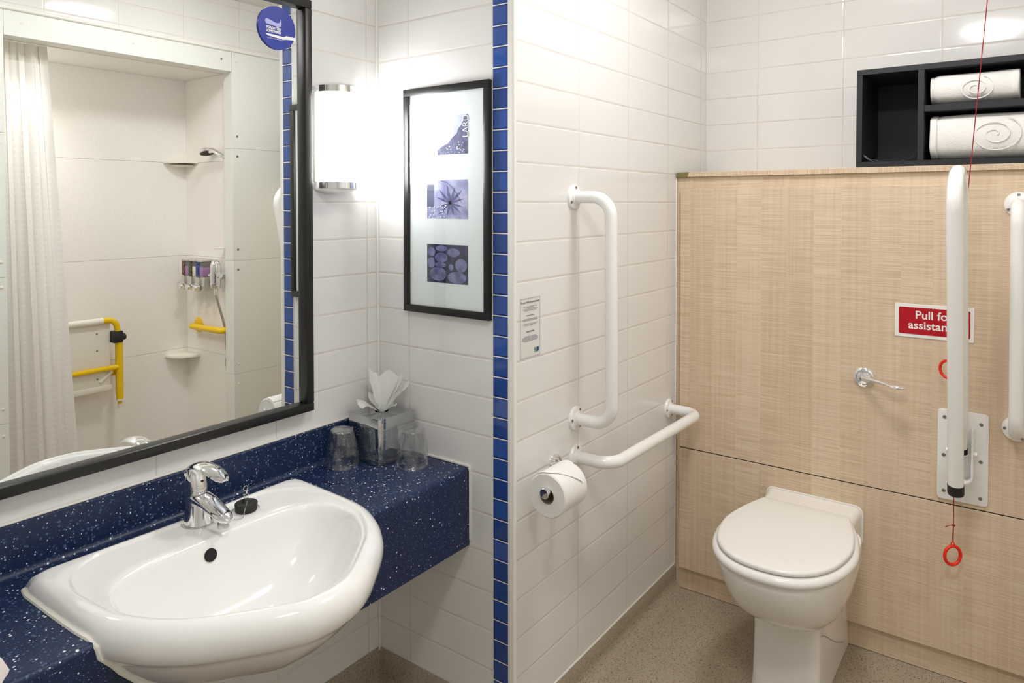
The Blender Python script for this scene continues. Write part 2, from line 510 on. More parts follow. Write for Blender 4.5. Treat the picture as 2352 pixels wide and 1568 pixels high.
def spline(ctrl, n=8):
    """Catmull-Rom through control points (any dimension)"""
    c = [Vector(p) for p in ctrl]; out = []
    for i in range(len(c) - 1):
        p0, p1, p2, p3 = c[max(i - 1, 0)], c[i], c[i + 1], c[min(i + 2, len(c) - 1)]
        for k in range(n):
            t = k / n
            out.append(0.5 * ((2 * p1) + (p2 - p0) * t + (2 * p0 - 5 * p1 + 4 * p2 - p3) * t * t + (3 * p1 - p0 - 3 * p2 + p3) * t ** 3))
    out.append(c[-1]); return out
def lettering(name, body, size, org, right, up, m, parent, align='CENTER', ext=0.0002, sx=1.0, space=1.0, bold=0.0):
    cu = bpy.data.curves.new(name, 'FONT')
    cu.body = body; cu.size = size; cu.align_x = align; cu.align_y = 'CENTER'
    cu.extrude = ext; cu.space_line = space; cu.offset = bold; cu.resolution_u = 3
    o = bpy.data.objects.new(name, cu); COL.objects.link(o)
    bpy.context.view_layer.update()
    me = bpy.data.meshes.new_from_object(o.evaluated_get(bpy.context.evaluated_depsgraph_get()))
    bpy.data.objects.remove(o)
    R, U = Vector(right), Vector(up); N = R.cross(U)
    off = Vector((0, 0, 0)); p = parent
    while p is not None: off += p.location; p = p.parent
    o3 = Vector(org) - off
    for v in me.vertices: v.co = o3 + R * v.co.x * sx + U * v.co.y + N * v.co.z
    me.materials.clear(); me.materials.append(m)
    ob = bpy.data.objects.new(name, me); COL.objects.link(ob); ob.parent = parent
    return ob
NX, PX, PZ, NY = (-1, 0, 0), (1, 0, 0), (0, 0, 1), (0, -1, 0)

# ================================================================== the setting
struct('floor', MB().box(XR - .1, XB + .1, YSB - .1, YM + .1, -0.06, 0.0), M['vinyl'])
struct('ceiling', MB().box(XR - .1, XB + .1, YS - .06, YM + .1, ZC, ZC + .06), M['ceil'])
struct('wall_left', MB().box(XR, XP + .05, YM, YM + .08, 0.0, ZC), M['tile_left'])
struct('wall_front', MB().box(XP, XP + .05, 1.109, YM, 0.0, ZC), M['tile_front'])
struct('wall_right', MB().box(XP + .006, XB, YG, YG + .05, 0.0, ZC), M['tile_right'])
struct('wall_far', MB().box(XB, XB + .08, YS, YG, 0.0, ZC), M['tile_far'])
struct('wall_rear', MB().box(XR - .08, XR, YS, YM + .08, 0.0, ZC), M['tile_rear'])
struct('trim_1', MB().box(XP - .0015, XP + .016, 1.059, 1.109, 0.0, ZC), M['blue'])
# rounded white edge bead on the outside corner
bd = [(XP + .0055, 1.059), (XP - .002, 1.059)] + [(XP + .0045 - .0065 * math.cos(a), 1.0460 - .0062 * math.sin(a)) for a in [i * PI / 12 for i in range(7)]] + [(XP + .0055, 1.0398)]
struct('trim_2', MB().prism(bd, lambda u, v, z: Vector((u, v, z)), 0.0, ZC), M['bead'])
# vinyl turned up at the foot of the walls
def cove(name, path, h=0.075, r=0.035):
    prof = [(0.0015, h), (0.003, h - .002)] + [(0.003 + r * (1 - math.cos(a)), r * (1 - math.sin(a)) + .001) for a in [i * PI / 12 for i in range(7)]] + [(r + .01, 0.0005)]
    mb = MB()
    (x0, y0), (x1, y1), (nx, ny) = path
    mb.loft([[Vector((x + nx * d, y + ny * d, z)) for d, z in prof] for x, y in ((x0, y0), (x1, y1))], False, False, closed=False)
    struct(name, mb, M['vinyl'])
cove('baseboard_left', ((XR, YM), (XP, YM), (0, -1)), 0.10)
cove('baseboard_front', ((XP, YM), (XP, 1.109), (-1, 0)), 0.10)
cove('baseboard_right', ((XP + .006, YG), (2.37, YG), (0, -1)), 0.082)
struct('trim_7', MB().box(XP + .006, 2.37, YG - .0035, YG, .0815, .0875, .0012), M['seal'])
# caulk line in the two inside corners
struct('trim_4', MB().box(XP - .006, XP, YM - .006, YM, 0.09, ZC, .002), M['bead'])
struct('trim_5', MB().box(XB - .004, XB, YG - .004, YG, 1.50, ZC, .0015), M['bead'])
struct('trim_6', MB().box(XF - .006, XF, YG - .004, YG, 0.07, 1.478, .0015), M['bead'])

# shower enclosure: clad front wall, recess
TH = 0.076
fl = MB()
zj = [0.0, 0.503, 1.091, 1.669, 2.160]
def panels(mb, x0, x1, zs, y0, y1, gap=.0005):
    for a, b in zip(zs[:-1], zs[1:]):
        mb.box(x0, x1, y0, y1, a + gap, b - gap, .0006, 1)
wl = MB(); panels(wl, XR, XS0, zj, YS - TH, YS)
wsl = struct('wall_shower_left', wl, M['panel'])
wr = MB(); panels(wr, XS1 + .0, XB, zj, YS - TH, YS)
wsr = struct('wall_shower_right', wr, M['panel'])
wli = struct('wall_shower_lintel', MB().box(XS0 + .0015, XS1 - .0015, YS - TH, YS, 2.059, 2.160, .0012, 1), M['panel'])
struct('wall_shower_top', MB().box(XR, XB, YS - TH, YS, 2.160, ZC), M['tile_shower'])
struct('trim_3', MB().tube([(XR, YS + .001, 2.168), (XB, YS + .001, 2.168)], .009, 10), M['bead'])
zb = [0.0, 0.583, 1.098, 1.609, 2.064]
bk = MB(); panels(bk, XS0 - .06, XSW + .03, zb, YSB - .04, YSB)
struct('wall_shower_back', bk, M['panel_in'])
sd = MB()
for a, b in zip(zb[:-1], zb[1:]): sd.box(XSW, XSW + .03, YSB, YS - TH, a + .0005, b - .0005, .0005, 1)
struct('wall_shower_side', sd, M['panel_in'])
struct('wall_shower_end', MB().box(XS0 - .06, XS0 - .03, YSB, YS - TH, 0, 2.064), M['panel_in'])
struct('ceiling_shower', MB().box(XS0 - .06, XSW + .03, YSB - .04, YS - TH, 2.064, 2.09), M['panel_in'])
def cap(par, x, z, dark=False):
    mb = MB().lathe([(.0062, 0), (.0060, .0012), (.0035, .0026), (.0006, .003)], (x, YS, z), (0, 1, 0), 14)
    o = mb.build('screw_cap', M['screw'] if dark else M['whiteplastic'], par)
for x in (1.148, 1.584): cap(wli, x, 2.117)
cap(wli, 2.0145, 2.1156, True)
for z, dk in ((2.116, False), (1.7315, True), (1.6287, True), (1.148, True), (1.044, True), (0.5537, False), (0.451, False)): cap(wsr, 2.098, z, dk)
for z in (1.152, 1.051, 0.563, 0.454, 1.73, 1.63): cap(wsl, 1.066, z)

# ================================================================== lights of the room
def ceiling_light(x, y, label):
    t = thing('ceiling_light', label, 'light', (x, y, ZC), 'round ceiling lights')
    MB().lathe([(.165, 0), (.168, -.012), (.160, -.03), (.150, -.03), (.150, -.002)], (x, y, ZC), (0, 0, 1), 40, False, False).build('rim', M['whiteplastic'], t)
    MB().lathe([(.150, -.022), (.142, -.040), (.112, -.058), (.07, -.069), (.03, -.073), (.001, -.074)], (x, y, ZC), (0, 0, 1), 40, False, True).build('diffuser', M['dome'], t)
def downlight(x, y, z, label):
    t = thing('downlight', label, 'light', (x, y, z))
    MB().lathe([(.047, 0), (.047, -.003), (.036, -.005), (.034, -.0005)], (x, y, z), (0, 0, 1), 32, False, False).build('bezel', M['chrome'], t)
    MB().lathe([(.034, -.0006), (.033, -.0022), (.001, -.003)], (x, y, z), (0, 0, 1), 32, False, True).build('lens', M['lens'], t)
    ld_ = bpy.data.lights.new('downlight_beam', 'SPOT')
    ld_.energy = 12.0; ld_.color = (1.0, .96, .91); ld_.spot_size = math.radians(118); ld_.spot_blend = .75; ld_.shadow_soft_size = .03
    lo_ = bpy.data.objects.new('downlight_beam', ld_); COL.objects.link(lo_)
    lo_.parent = t; lo_.location = (0, 0, -.012)
downlight(1.19, -.62, 2.064, 'small recessed downlight in the shower ceiling')
ceiling_light(*LIGHT_SPOTS[0], 'round domed ceiling light above the middle of the room, nearer the camera')
ceiling_light(*LIGHT_SPOTS[1], 'round domed ceiling light near the toilet and the partition wall')

# ================================================================== mirror, its sticker, the lamp
YGL = 1.515
mx0, mx1, mz0, mz1, my = 0.40, 1.152, 0.854, 1.902, 1.497
t = thing('wall_mirror', 'large black-framed mirror on the tiled wall above the basin', 'mirror', (0.776, YM, 0.854))
fr = MB()
fw = .0215
for a in ((mx0, mx1, mz0, mz0 + fw), (mx0, mx1, mz1 - fw, mz1), (mx0, mx0 + fw, mz0 + fw, mz1 - fw), (mx1 - fw, mx1, mz0 + fw, mz1 - fw)):
    fr.box(a[0], a[1], my, YM - .0005, a[2], a[3], .0025)
fr.build('frame', M['black'], t)
MB().box(mx0 + fw - .004, mx1 - fw + .004, YGL + .0005, YGL + .006, mz0 + fw - .004, mz1 - fw + .004).build('backing', M['glass_edge'], t)
MB().flat([(mx0 + fw, YGL, mz0 + fw), (mx1 - fw, YGL, mz0 + fw), (mx1 - fw, YGL, mz1 - fw), (mx0 + fw, YGL, mz1 - fw)]).build('mirror_glass', M['mirror'], t, smooth=False)

sx, sz, sr = 1.0595, 1.8155, 0.0525
ys = YGL - .004
t = thing('mirror_sticker', 'round blue disc stuck in the upper right corner of the mirror', 'sticker', (sx, YGL, sz))
MB().lathe([(sr, 0.0005), (sr, .004)], (sx, YGL, sz), (0, -1, 0), 64).build('disc', M['stblue'], t)
q = lambda u, v, w_: Vector((sx + u, ys - w_, sz + v))
paste = spline([(-.031, .006), (-.034, .012), (-.030, .018), (-.018, .016), (-.004, .012), (.006, .014), (.010, .024), (.0118, .012), (.010, .005), (.004, .0025), (-.010, .004), (-.022, .005)], 4)
MB().prism([tuple(p) for p in paste], q, 0.0, .0004).build('paste_blob', M['lilac'], t)
brush = [(-.031, -.0175), (.018, -.0185), (.026, -.0145), (.051, -.0150), (.0518, -.0215), (.027, -.0235), (.018, -.0255), (-.026, -.0225), (-.030, -.0205)]
MB().prism(brush, q, 0.0, .0004).build('brush_shape', M['white'], t)
lettering('lettering', 'FORGOTTEN\nSOMETHING?', .0088, (sx - .0095, ys - .0003, sz - .0065), PX, PZ, M['white'], t, sx=.78, space=.92, bold=.0003)
lettering('small_print', "Pop down to reception and we'll sort it", .0027, (sx - .006, ys - .0003, sz - .0275), PX, PZ, M['white'], t)

lx, lz0, lz1, lw_, ld = 1.238, 1.424, 1.694, .059, .082
t = thing('wall_lamp', 'white glowing half-round lamp with chrome ends beside the mirror', 'lamp', (lx, YM, lz0))
def dsec(k, yk=1.0):
    return [(lx + lw_ * k * math.cos(a), YM - .008 - (ld - .008) * yk * k * math.sin(a)) for a in [PI * i / 20 for i in range(21)]]
def dring(k, z): return [Vector((x, y, z)) for x, y in dsec(k)] + [Vector((lx - lw_ * k, YM - .002, z)), Vector((lx + lw_ * k, YM - .002, z))]
MB().loft([dring(.955, lz0 + .017), dring(.955, lz1 - .017)], False, False).build('diffuser', M['lamp'], t)
MB().loft([dring(1.0, lz0 + .018), dring(1.0, lz0 + .001), dring(.93, lz0 - .003), dring(.6, lz0 - .009), dring(.2, lz0 - .012)]).build('end_cap', M['chrome'], t)
MB().loft([dring(1.0, lz1 - .018), dring(1.0, lz1 - .001), dring(.93, lz1 + .003), dring(.6, lz1 + .009), dring(.2, lz1 + .012)]).build('end_cap', M['chrome'], t)
MB().box(lx - lw_ - .004, lx + lw_ + .004, YM - .012, YM - .001, lz0 + .018, lz1 - .018, .002).build('back_plate', M['whiteplastic'], t)

# ================================================================== framed picture
py0, py1, pz0, pz1, pxf = 1.1105, 1.4140, 1.0895, 1.6980, 1.3880
t = thing('picture_frame', 'tall black picture frame with three small prints beside the lamp', 'picture', (XP, 1.253, pz0))
fr = MB(); fw = .0195
for a in ((py0, py1, pz0, pz0 + fw), (py0, py1, pz1 - fw, pz1), (py0, py0 + fw, pz0 + fw, pz1 - fw), (py1 - fw, py1, pz0 + fw, pz1 - fw)):
    fr.box(pxf, XP - .0008, a[0], a[1], a[2], a[3], .0015)
fr.build('frame', M['black'], t)
xm = 1.3952
MB().box(xm, xm + .004, py0 + fw - .002, py1 - fw + .002, pz0 + fw - .002, pz1 - fw + .002).build('mount', M['mat'], t)
MB().box(xm - .0030, xm - .0020, py0 + fw - .001, py1 - fw + .001, pz0 + fw - .001, pz1 - fw + .001).build('glass_pane', M['pane'], t)
def sq(zc): return (1.186, 1.3305, zc - .051, zc + .051)
# uppermost print: rocky slope under a pale sky
a = sq(1.566); Q = lambda u, v, k: Vector((xm - .0004 - k * .0003, a[1] - u * (a[1] - a[0]), a[2] + v * (a[3] - a[2])))
mb = MB(); mb.flat([Q(0, 0, 0), Q(1, 0, 0), Q(1, 1, 0), Q(0, 1, 0)])
mb.mi = 1; mb.flat([Q(.12, 0, 1), Q(1, 0, 1), Q(1, 1, 1), Q(.93, .93, 1), Q(.86, .74, 1), Q(.78, .66, 1), Q(.74, .52, 1), Q(.62, .42, 1), Q(.55, .30, 1), Q(.36, .2, 1)])
mb.mi = 2
for k in range(26):
    u, v, r = random.uniform(.45, .97), random.uniform(.02, .3), random.uniform(.006, .02)
    mb.flat([Q(u + r * math.cos(i * 1.26), v + r * math.sin(i * 1.26), 2) for i in range(5)])
p1 = mb.build('print', [M['ph_sky'], M['ph_rock'], M['ph_pale']], t, smooth=False); lab(p1, 'print of a dark rocky slope under a pale sky')
lettering('lettering', 'LARD', .028, Q(.955, .70, 3), PZ, (0, 1, 0), M['white'], p1, sx=.85)
# middle print: narrow-leaved plant
a = sq(1.397); mb = MB(); mb.flat([Q(0, 0, 0), Q(1, 0, 0), Q(1, 1, 0), Q(0, 1, 0)])
mb.mi = 2; mb.flat([Q(0, .3, 1), Q(.18, .3, 1), Q(.18, .9, 1), Q(0, .9, 1)])
mb.mi = 1
for an, ln in ((20, .36), (50, .44), (75, .42), (100, .5), (128, .46), (155, .40), (-18, .34), (-45, .36), (-75, .32), (-105, .34), (-135, .42), (-160, .34)):
    c, s_ = math.cos(math.radians(an)), math.sin(math.radians(an))
    P = lambda f, g: Q(.58 + (c * f - s_ * g) * ln, .40 + (s_ * f + c * g) * ln, 2)
    mb.flat([P(0, .03), P(.45, .075), P(1, 0), P(.45, -.075), P(0, -.03)])
for k in range(14):
    f0, f1 = k / 14, (k + 1) / 14
    arc = lambda f, d: Q(.36 + .48 * f, .97 - .55 * f * f + d, 2)
    mb.flat([arc(f0, .012), arc(f1, .012), arc(f1, -.012), arc(f0, -.012)])
mb.mi = 3
for k in range(46):
    u, v, r = random.uniform(.02, .5), random.uniform(.02, .34), random.uniform(.008, .024)
    mb.flat([Q(u + r * math.cos(i * 1.05), v + r * math.sin(i * 1.05), 3) for i in range(6)])
lab(mb.build('print', [M['ph_mist'], M['ph_leaf'], M['ph_post'], M['ph_pale']], t, smooth=False), 'print of a narrow-leaved plant in pale violet tones')
# lowest print: sawn log ends
a = sq(1.226); mb = MB(); mb.flat([Q(0, 0, 0), Q(1, 0, 0), Q(1, 1, 0), Q(0, 1, 0)])
for u, v, rx, ry in ((.28, .23, .22, .20), (.74, .16, .24, .17), (.36, .66, .17, .14), (.36, .90, .15, .085), (.84, .48, .15, .19), (.11, .52, .10, .15), (.34, .47, .15, .075), (.66, .80, .16, .12), (.12, .80, .10, .13), (.60, .42, .06, .09)):
    for mi, k, lev in ((1, 1.0, 1), (2, .93, 2)):
        mb.mi = mi
        mb.flat([Q(min(1, max(0, u + rx * k * math.cos(i * PI / 12))), min(1, max(0, v + ry * k * math.sin(i * PI / 12))), lev) for i in range(24)])
lab(mb.build('print', [M['ph_dark'], M['ph_dark'], M['ph_log']], t, smooth=False), 'print of round sawn log ends in dark violet tones')

# ================================================================== vanity worktop
BCX, BCY = 0.775, 1.19
half_out = [(0.0, .940), (.045, .946), (.080, .962), (.120, .988), (.180, 1.034), (.213, 1.067), (.246, 1.113), (.272, 1.169), (.283, 1.217), (.287, 1.30), (.289, 1.40), (.289, 1.436), (.284, 1.450), (.270, 1.456), (.15, 1.457), (0.0, 1.457)]
half_bowl = [(0.0, .985), (.050, .992), (.110, 1.018), (.165, 1.062), (.208, 1.122), (.234, 1.195), (.232, 1.245), (.212, 1.285), (.170, 1.309), (.10, 1.319), (0.0, 1.321)]
half_lip = [(0.0, .965), (.10, .992), (.18, 1.055), (.235, 1.14), (.256, 1.23), (.256, 1.32), (.236, 1.385), (.18, 1.425), (.10, 1.437), (0.0, 1.440)]
def full(hf):
    r = [tuple(p) for p in spline(hf, 6)]
    return [(BCX + x, y) for x, y in r] + [(BCX - x, y) for x, y in reversed(r[1:-1])]
def polar(poly, n):
    res = []
    for k in range(n):
        th = 2 * PI * k / n - PI / 2; dx, dy = math.cos(th), math.sin(th); best = None
        for (x0, y0), (x1, y1) in zip(poly, poly[1:] + poly[:1]):
            ax, ay, bx, by = x0 - BCX, y0 - BCY, x1 - x0, y1 - y0
            den = dx * by - dy * bx
            if abs(den) < 1e-12: continue
            r = (ax * by - ay * bx) / den; s = (ax * dy - ay * dx) / den
            if r > 0 and -1e-6 <= s <= 1 + 1e-6: best = r if best is None else max(best, r)
        res.append(best)
    return res
NB = 120
RO, RB, RL = polar(full(half_out), NB), polar(full(half_bowl), NB), polar(full(half_lip), NB)
def bring(rs, z): return [Vector((BCX + r * math.cos(2 * PI * k / NB - PI / 2), BCY + r * math.sin(2 * PI * k / NB - PI / 2), z)) for k, r in enumerate(rs)]
cyf, cybk, cxl, cz0 = 1.185, 1.5195, -0.30, 0.496
t = thing('vanity_worktop', 'navy blue white-speckled worktop with deep front edge carrying the basin', 'worktop', (0.55, YM, cz0))
# plan outline with a notch where the basin sits; the notch follows the basin body
BODY = ((.30, .490), (.25, .494), (.20, .505), (.15, .525), (.11, .550), (.076, .578), (.051, .605), (.031, .633), (.022, .649), (.018, .658))
def inset(z):
    pr = [(max(.10, min(z, 9)), 0)]
    tab = list(BODY) + [(.010, .664), (.003, .673), (0.0, .687), (0.0, .75)]
    z = max(z, .555)
    for (d0, z0_), (d1, z1_) in zip(tab[:-1], tab[1:]):
        if z0_ <= z <= z1_: return d0 + (d1 - d0) * (z - z0_) / (z1_ - z0_), .35 * max(0, .66 - z)
    return 0.0, 0.0
def body_poly(z, extra):
    d, sh = inset(z)
    return [(BCX + (RO[k] - d + extra) * math.cos(2 * PI * k / NB - PI / 2), BCY + sh + (RO[k] - d + extra) * math.sin(2 * PI * k / NB - PI / 2)) for k in range(NB)]
def crossings(poly, y):
    xs = []
    for (x0, y0), (x1, y1) in zip(poly, poly[1:] + poly[:1]):
        if (y0 - y) * (y1 - y) <= 0 and abs(y1 - y0) > 1e-9: xs.append(x0 + (x1 - x0) * (y - y0) / (y1 - y0))
    return min(xs), max(xs)
def slab_ring(z, yf):
    poly = body_poly(z, -.006)
    xl_, xr_ = crossings(poly, yf)
    arc = [p for p in poly if p[1] > yf]
    arc.sort(key=lambda p: math.atan2(p[1] - yf + .02, BCX - p[0]))
    pl = [(xl_, yf)] + arc + [(xr_, yf)]
    ln = [0.0]
    for a, b in zip(pl[:-1], pl[1:]): ln.append(ln[-1] + math.hypot(b[0] - a[0], b[1] - a[1]))
    out = []
    M_ = 70
    for i in range(M_ + 1):
        tgt = ln[-1] * i / M_
        k = max(j for j in range(len(ln)) if ln[j] <= tgt + 1e-12); k = min(k, len(pl) - 2)
        f = (tgt - ln[k]) / max(1e-9, ln[k + 1] - ln[k])
        out.append((pl[k][0] + (pl[k + 1][0] - pl[k][0]) * f, pl[k][1] + (pl[k + 1][1] - pl[k][1]) * f))
    ring = [(cxl, yf)] + out + [(XP - .004, yf), (XP - .004, YM - .001), (cxl, YM - .001)]
    return [Vector((x, y, z)) for x, y in ring]
er = .010
lv_ = [(z, cyf) for z in (cz0, .53, .56, .59, .62, .645, .660, .672)] + [(CT - er + er * math.sin(a), cyf + er * (1 - math.cos(a))) for a in [i * PI / 10 for i in range(6)]]
MB().loft([slab_ring(z, y) for z, y in lv_]).build('slab', M['stone'], t, ang=50)
# upstand with a coved foot and square top
sp = [(YM - .001, CT - .002), (YM - .001, .7945), (cybk + .002, .7945), (cybk, .7925)] + [(cybk - .014 * (1 - math.cos(a)), CT + .014 * (1 - math.sin(a)) - .0002) for a in [i * PI / 16 for i in range(9)]] + [(cybk - .014, CT - .002)]
MB().prism(sp, lambda u, v, w_: Vector((w_, u, v)), cxl, XP - .004).build('upstand', M['stone'], t)
sb = MB()
sb.box(XP - .005, XP - .0005, cyf - .002, cybk, CT + .0005, CT + .007, .0015)
sb.box(XP - .005, XP - .0005, cyf - .003, cyf + .004, cz0 + .012, CT + .004, .0015)
sb.box(XR + .4, XP - .005, YM - .006, YM - .0005, .7946, .7996, .0018)
sb.build('sealant_bead', M['seal'], t)

# ================================================================== basin
t = thing('wash_basin', 'white semi-recessed ceramic wash basin set into the navy worktop', 'basin', (BCX, BCY, .50))
ZR = .727
rings = []
for d, z in BODY + ((.010, .664), (.003, .673), (0, .687), (0, .698), (.003, .709), (.009, .718), (.017, .724), (.026, .7268), (.031, .727)):
    rings.append([p + Vector((0, .35 * max(0, .66 - z), 0)) for p in bring([max(r - d, .02) for r in RO], z)])
lipr = [min(a, b - .034) for a, b in zip(RL, RO)]
bowr = [min(b, l - .011) for b, l in zip(RB, lipr)]
rings.append(bring([l + .002 for l in lipr], .7266))
rings.append(bring([l for l in lipr], .7258))
rings.append(bring([l - .003 for l in lipr], .7226))
rings.append(bring([l - .006 for l in lipr], .7218))
rings.append(bring([.5 * (l + b) for l, b in zip(lipr, bowr)], .7220))
rings.append(bring([b + .003 for b in bowr], .7216))
for s_, z in ((1.0, .7205), (.985, .7165), (.965, .708), (.93, .690), (.88, .667), (.80, .639), (.68, .612), (.52, .591), (.34, .577), (.18, .570), (.085, .567)):
    rings.append(bring([b * s_ for b in bowr], z))
MB().loft(rings).build('basin_body', M['china'], t, ang=60)
# overflow hole in the back of the bowl, waste in its floor
on_ = Vector((0, -.96, .28)).normalized()
MB().lathe([(.0125, -.004), (.0125, .0012)], (.7590, 1.3110, .6925), on_, 28).build('overflow_hole', M['dark'], t)
MB().lathe([(.024, 0), (.022, .003), (.016, .002), (.015, -.004)], (BCX, BCY, .568), (0, 0, 1), 28, False, True).build('waste', M['chrome'], t)
# sealant along the foot of the basin and down the worktop's edge
pth = [Vector((x, y, CT + .001)) for x, y in [(BCX + (RO[k] + .001) * math.cos(2 * PI * k / NB - PI / 2), BCY + (RO[k] + .001) * math.sin(2 * PI * k / NB - PI / 2)) for k in range(NB)] if y > cyf + .01]
pth.sort(key=lambda p: math.atan2(p.y - BCY, p.x - BCX))
def edge_down(sgn):
    pts = []
    for z in (.690, .672, .662, .650, .633, .605, .578, .556):
        lo_, hi_ = crossings(body_poly(z, .001), cyf)
        pts.append(Vector((hi_ if sgn > 0 else lo_, cyf - .001, z)))
    return pts
pth = list(reversed(edge_down(1))) + pth + edge_down(-1)
MB().tube(pth, .0048, 8).build('sealant_bead', M['seal'], t)

# ================================================================== tap, plug and chain
tx, ty, tz = 0.788, 1.405, .7225
t = thing('basin_tap', 'chrome single-lever mixer tap standing on the back of the basin', 'tap', (tx, ty, tz))
def ell(cy_, z, rx, ry, n=28, tilt=0.0): return [Vector((tx + rx * math.cos(2 * PI * k / n), cy_ + ry * math.sin(2 * PI * k / n), z + tilt * math.sin(2 * PI * k / n))) for k in range(n)]
MB().loft([ell(ty, tz, .0300, .0315), ell(ty, tz + .006, .0288, .0300), ell(ty + .001, tz + .022, .0260, .0280), ell(ty + .002, tz + .040, .0235, .026), ell(ty + .003, tz + .052, .0225, .0245), ell(ty + .003, tz + .057, .020, .022)]).build('body', M['chrome'], t)
sp_ = []
for yy, zz, hw, hh in ((ty + .022, tz + .046, .016, .010), (ty + .004, tz + .053, .022, .014), (ty - .02, tz + .054, .0225, .0130), (ty - .045, tz + .050, .021, .012), (ty - .072, tz + .042, .0195, .0105), (ty - .094, tz + .0355, .018, .0095), (ty - .106, tz + .0325, .013, .008), (ty - .112, tz + .0315, .005, .004)):
    sp_.append([Vector((tx + hw * math.cos(a), yy, zz + hh * math.sin(a) * (1.0 if math.sin(a) > 0 else .9))) for a in [2 * PI * k / 24 for k in range(24)]])
MB().loft(sp_).build('spout', M['chrome'], t)
MB().lathe([(.011, 0), (.0115, .002), (.0112, .010), (.0095, .012)], (tx, ty - .091, tz + .014), (0, 0, 1), 24).build('aerator', M['steel'], t)
MB().loft([ell(ty + .004, tz + .056, .0205, .0225), ell(ty + .004, tz + .060, .0215, .0235, tilt=.002), ell(ty + .005, tz + .066, .0205, .022, tilt=.003), ell(ty + .005, tz + .075, .020, .0215, tilt=.003)]).build('collar', M['chrome'], t)
MB().loft([ell(ty + .005, tz + .0755, .0212, .0228, tilt=.003), ell(ty + .006, tz + .085, .0205, .022, tilt=.002), ell(ty + .008, tz + .100, .019, .0195), ell(ty + .010, tz + .110, .015, .015), ell(ty + .010, tz + .115, .008, .008)]).build('cartridge_cap', M['chrome'], t)
lv = []
for yy, zz, hw, th in ((ty + .040, tz + .076, .004, .002), (ty + .0385, tz + .088, .012, .003), (ty + .032, tz + .102, .016, .0035), (ty + .020, tz + .114, .0175, .004), (ty + .002, tz + .1215, .0185, .0045), (ty - .022, tz + .1255, .0195, .0045), (ty - .048, tz + .1245, .020, .0045), (ty - .072, tz + .1195, .0190, .004), (ty - .090, tz + .1140, .0155, .0035), (ty - .100, tz + .1110, .007, .0025)):
    lv.append((yy, zz, hw, th))
rg = []
for i, (yy, zz, hw, th) in enumerate(lv):
    a_, b_ = lv[max(i - 1, 0)], lv[min(i + 1, len(lv) - 1)]
    d = Vector((0, b_[0] - a_[0], b_[1] - a_[1])).normalized(); nn = Vector((0, d.z, -d.y))
    if nn.z < 0: nn = -nn
    rg.append([Vector((tx + hw * math.cos(a), yy, zz)) + nn * (th * math.sin(a) - .0035 * math.cos(a) ** 2) for a in [2 * PI * k / 20 for k in range(20)]])
MB().loft(rg).build('lever', M['chrome'], t)
MB().lathe([(.0022, 0), (.0022, .001)], (tx, ty - .0155, tz + .090), (0, -1, .2), 12).build('index_hole', M['dark'], t)

bx_, by_ = .8785, 1.376
t = thing('basin_plug', 'black rubber basin plug on a bead chain looped round the tap', 'plug', (bx_, by_, .7225))
MB().lathe([(.0205, 0), (.0225, .002), (.0235, .016), (.0225, .0175), (.009, .0185), (.0065, .0245), (.004, .026)], (bx_, by_, .7225), (0, 0, 1), 32).build('stopper', M['rubber'], t)
rgm = MB()
for c_, r_, a_ in (((bx_, by_, .7535), .0055, 0), ((bx_ + .002, by_, .7625), .0045, 1), ((bx_ - .001, by_, .7710), .0052, 0)):
    rgm.tube([Vector(c_) + (Vector((math.cos(k * PI / 10), 0, math.sin(k * PI / 10))) if a_ == 0 else Vector((.3 * math.cos(k * PI / 10), .95 * math.cos(k * PI / 10), math.sin(k * PI / 10)))) * r_ for k in range(20)], .0009, 6, closed=True)
rgm.build('ring', M['steel'], t)
zc_ = .7245
cp = [(bx_ - .004, by_ - .010, .745), (bx_ - .016, by_ - .020, .735), (bx_ - .026, by_ - .028, zc_), (bx_ - .040, by_ - .026, zc_), (tx + .040, ty - .038, zc_), (tx + .022, ty - .034, zc_), (tx, ty - .0335, zc_)]
cp += [(tx - .0325 * math.sin(a), ty - .0345 * math.cos(a), zc_) for a in (.5, 1.0, 1.57, 2.2, 2.8, 3.4, 4.0)]
cp += [(tx + .045, ty + .006, zc_), (bx_ - .030, by_ + .016, zc_), (bx_ - .008, by_ + .027, zc_), (bx_ + .018, by_ + .020, zc_), (bx_ + .028, by_ + .001, zc_), (bx_ + .024, by_ - .013, zc_)]
path = spline(cp, 24)
ch = MB(); acc = 0.0; last = path[0]
ch.ball(last, .0013, 1)
for p in path[1:]:
    acc += (p - last).length; last = p
    if acc >= .0034: ch.ball(p, .0014, 1); acc = 0.0
ch.tube(path[::6] + [path[-1]], .0004, 4)
ch.build('bead_chain', M['steel'], t)

# ================================================================== tissue box, tissue, wrapped cups
bc = Vector((1.3265, 1.436, CT)); ang = math.radians(-4); hs, hh = .0625, .124
R2 = Matrix.Rotation(ang, 3, 'Z')
t = thing('tissue_box', 'mirror-polished chrome cube tissue box in the worktop corner', 'tissue box', tuple(bc))
def sqr(h, z, r=.006):
    out = []
    for cx_, cy_, a0 in ((1, 1, 0), (-1, 1, PI / 2), (-1, -1, PI), (1, -1, 3 * PI / 2)):
        for i in range(4):
            a = a0 + i * PI / 6
            out.append(bc + R2 @ Vector((cx_ * (h - r) + r * math.cos(a), cy_ * (h - r) + r * math.sin(a), z)))
    return out
MB().loft([sqr(hs, .001, .0018), sqr(hs, hh - .003, .0018), sqr(hs - .001, hh - .0008, .002), sqr(hs - .003, hh, .002), sqr(.018, hh, .016), sqr(.018, hh - .006, .016)], True, False).build('cover', M['smoked'], t, ang=25)
tc_ = bc + Vector((0, 0, hh))
ts = MB()
random.seed(5)
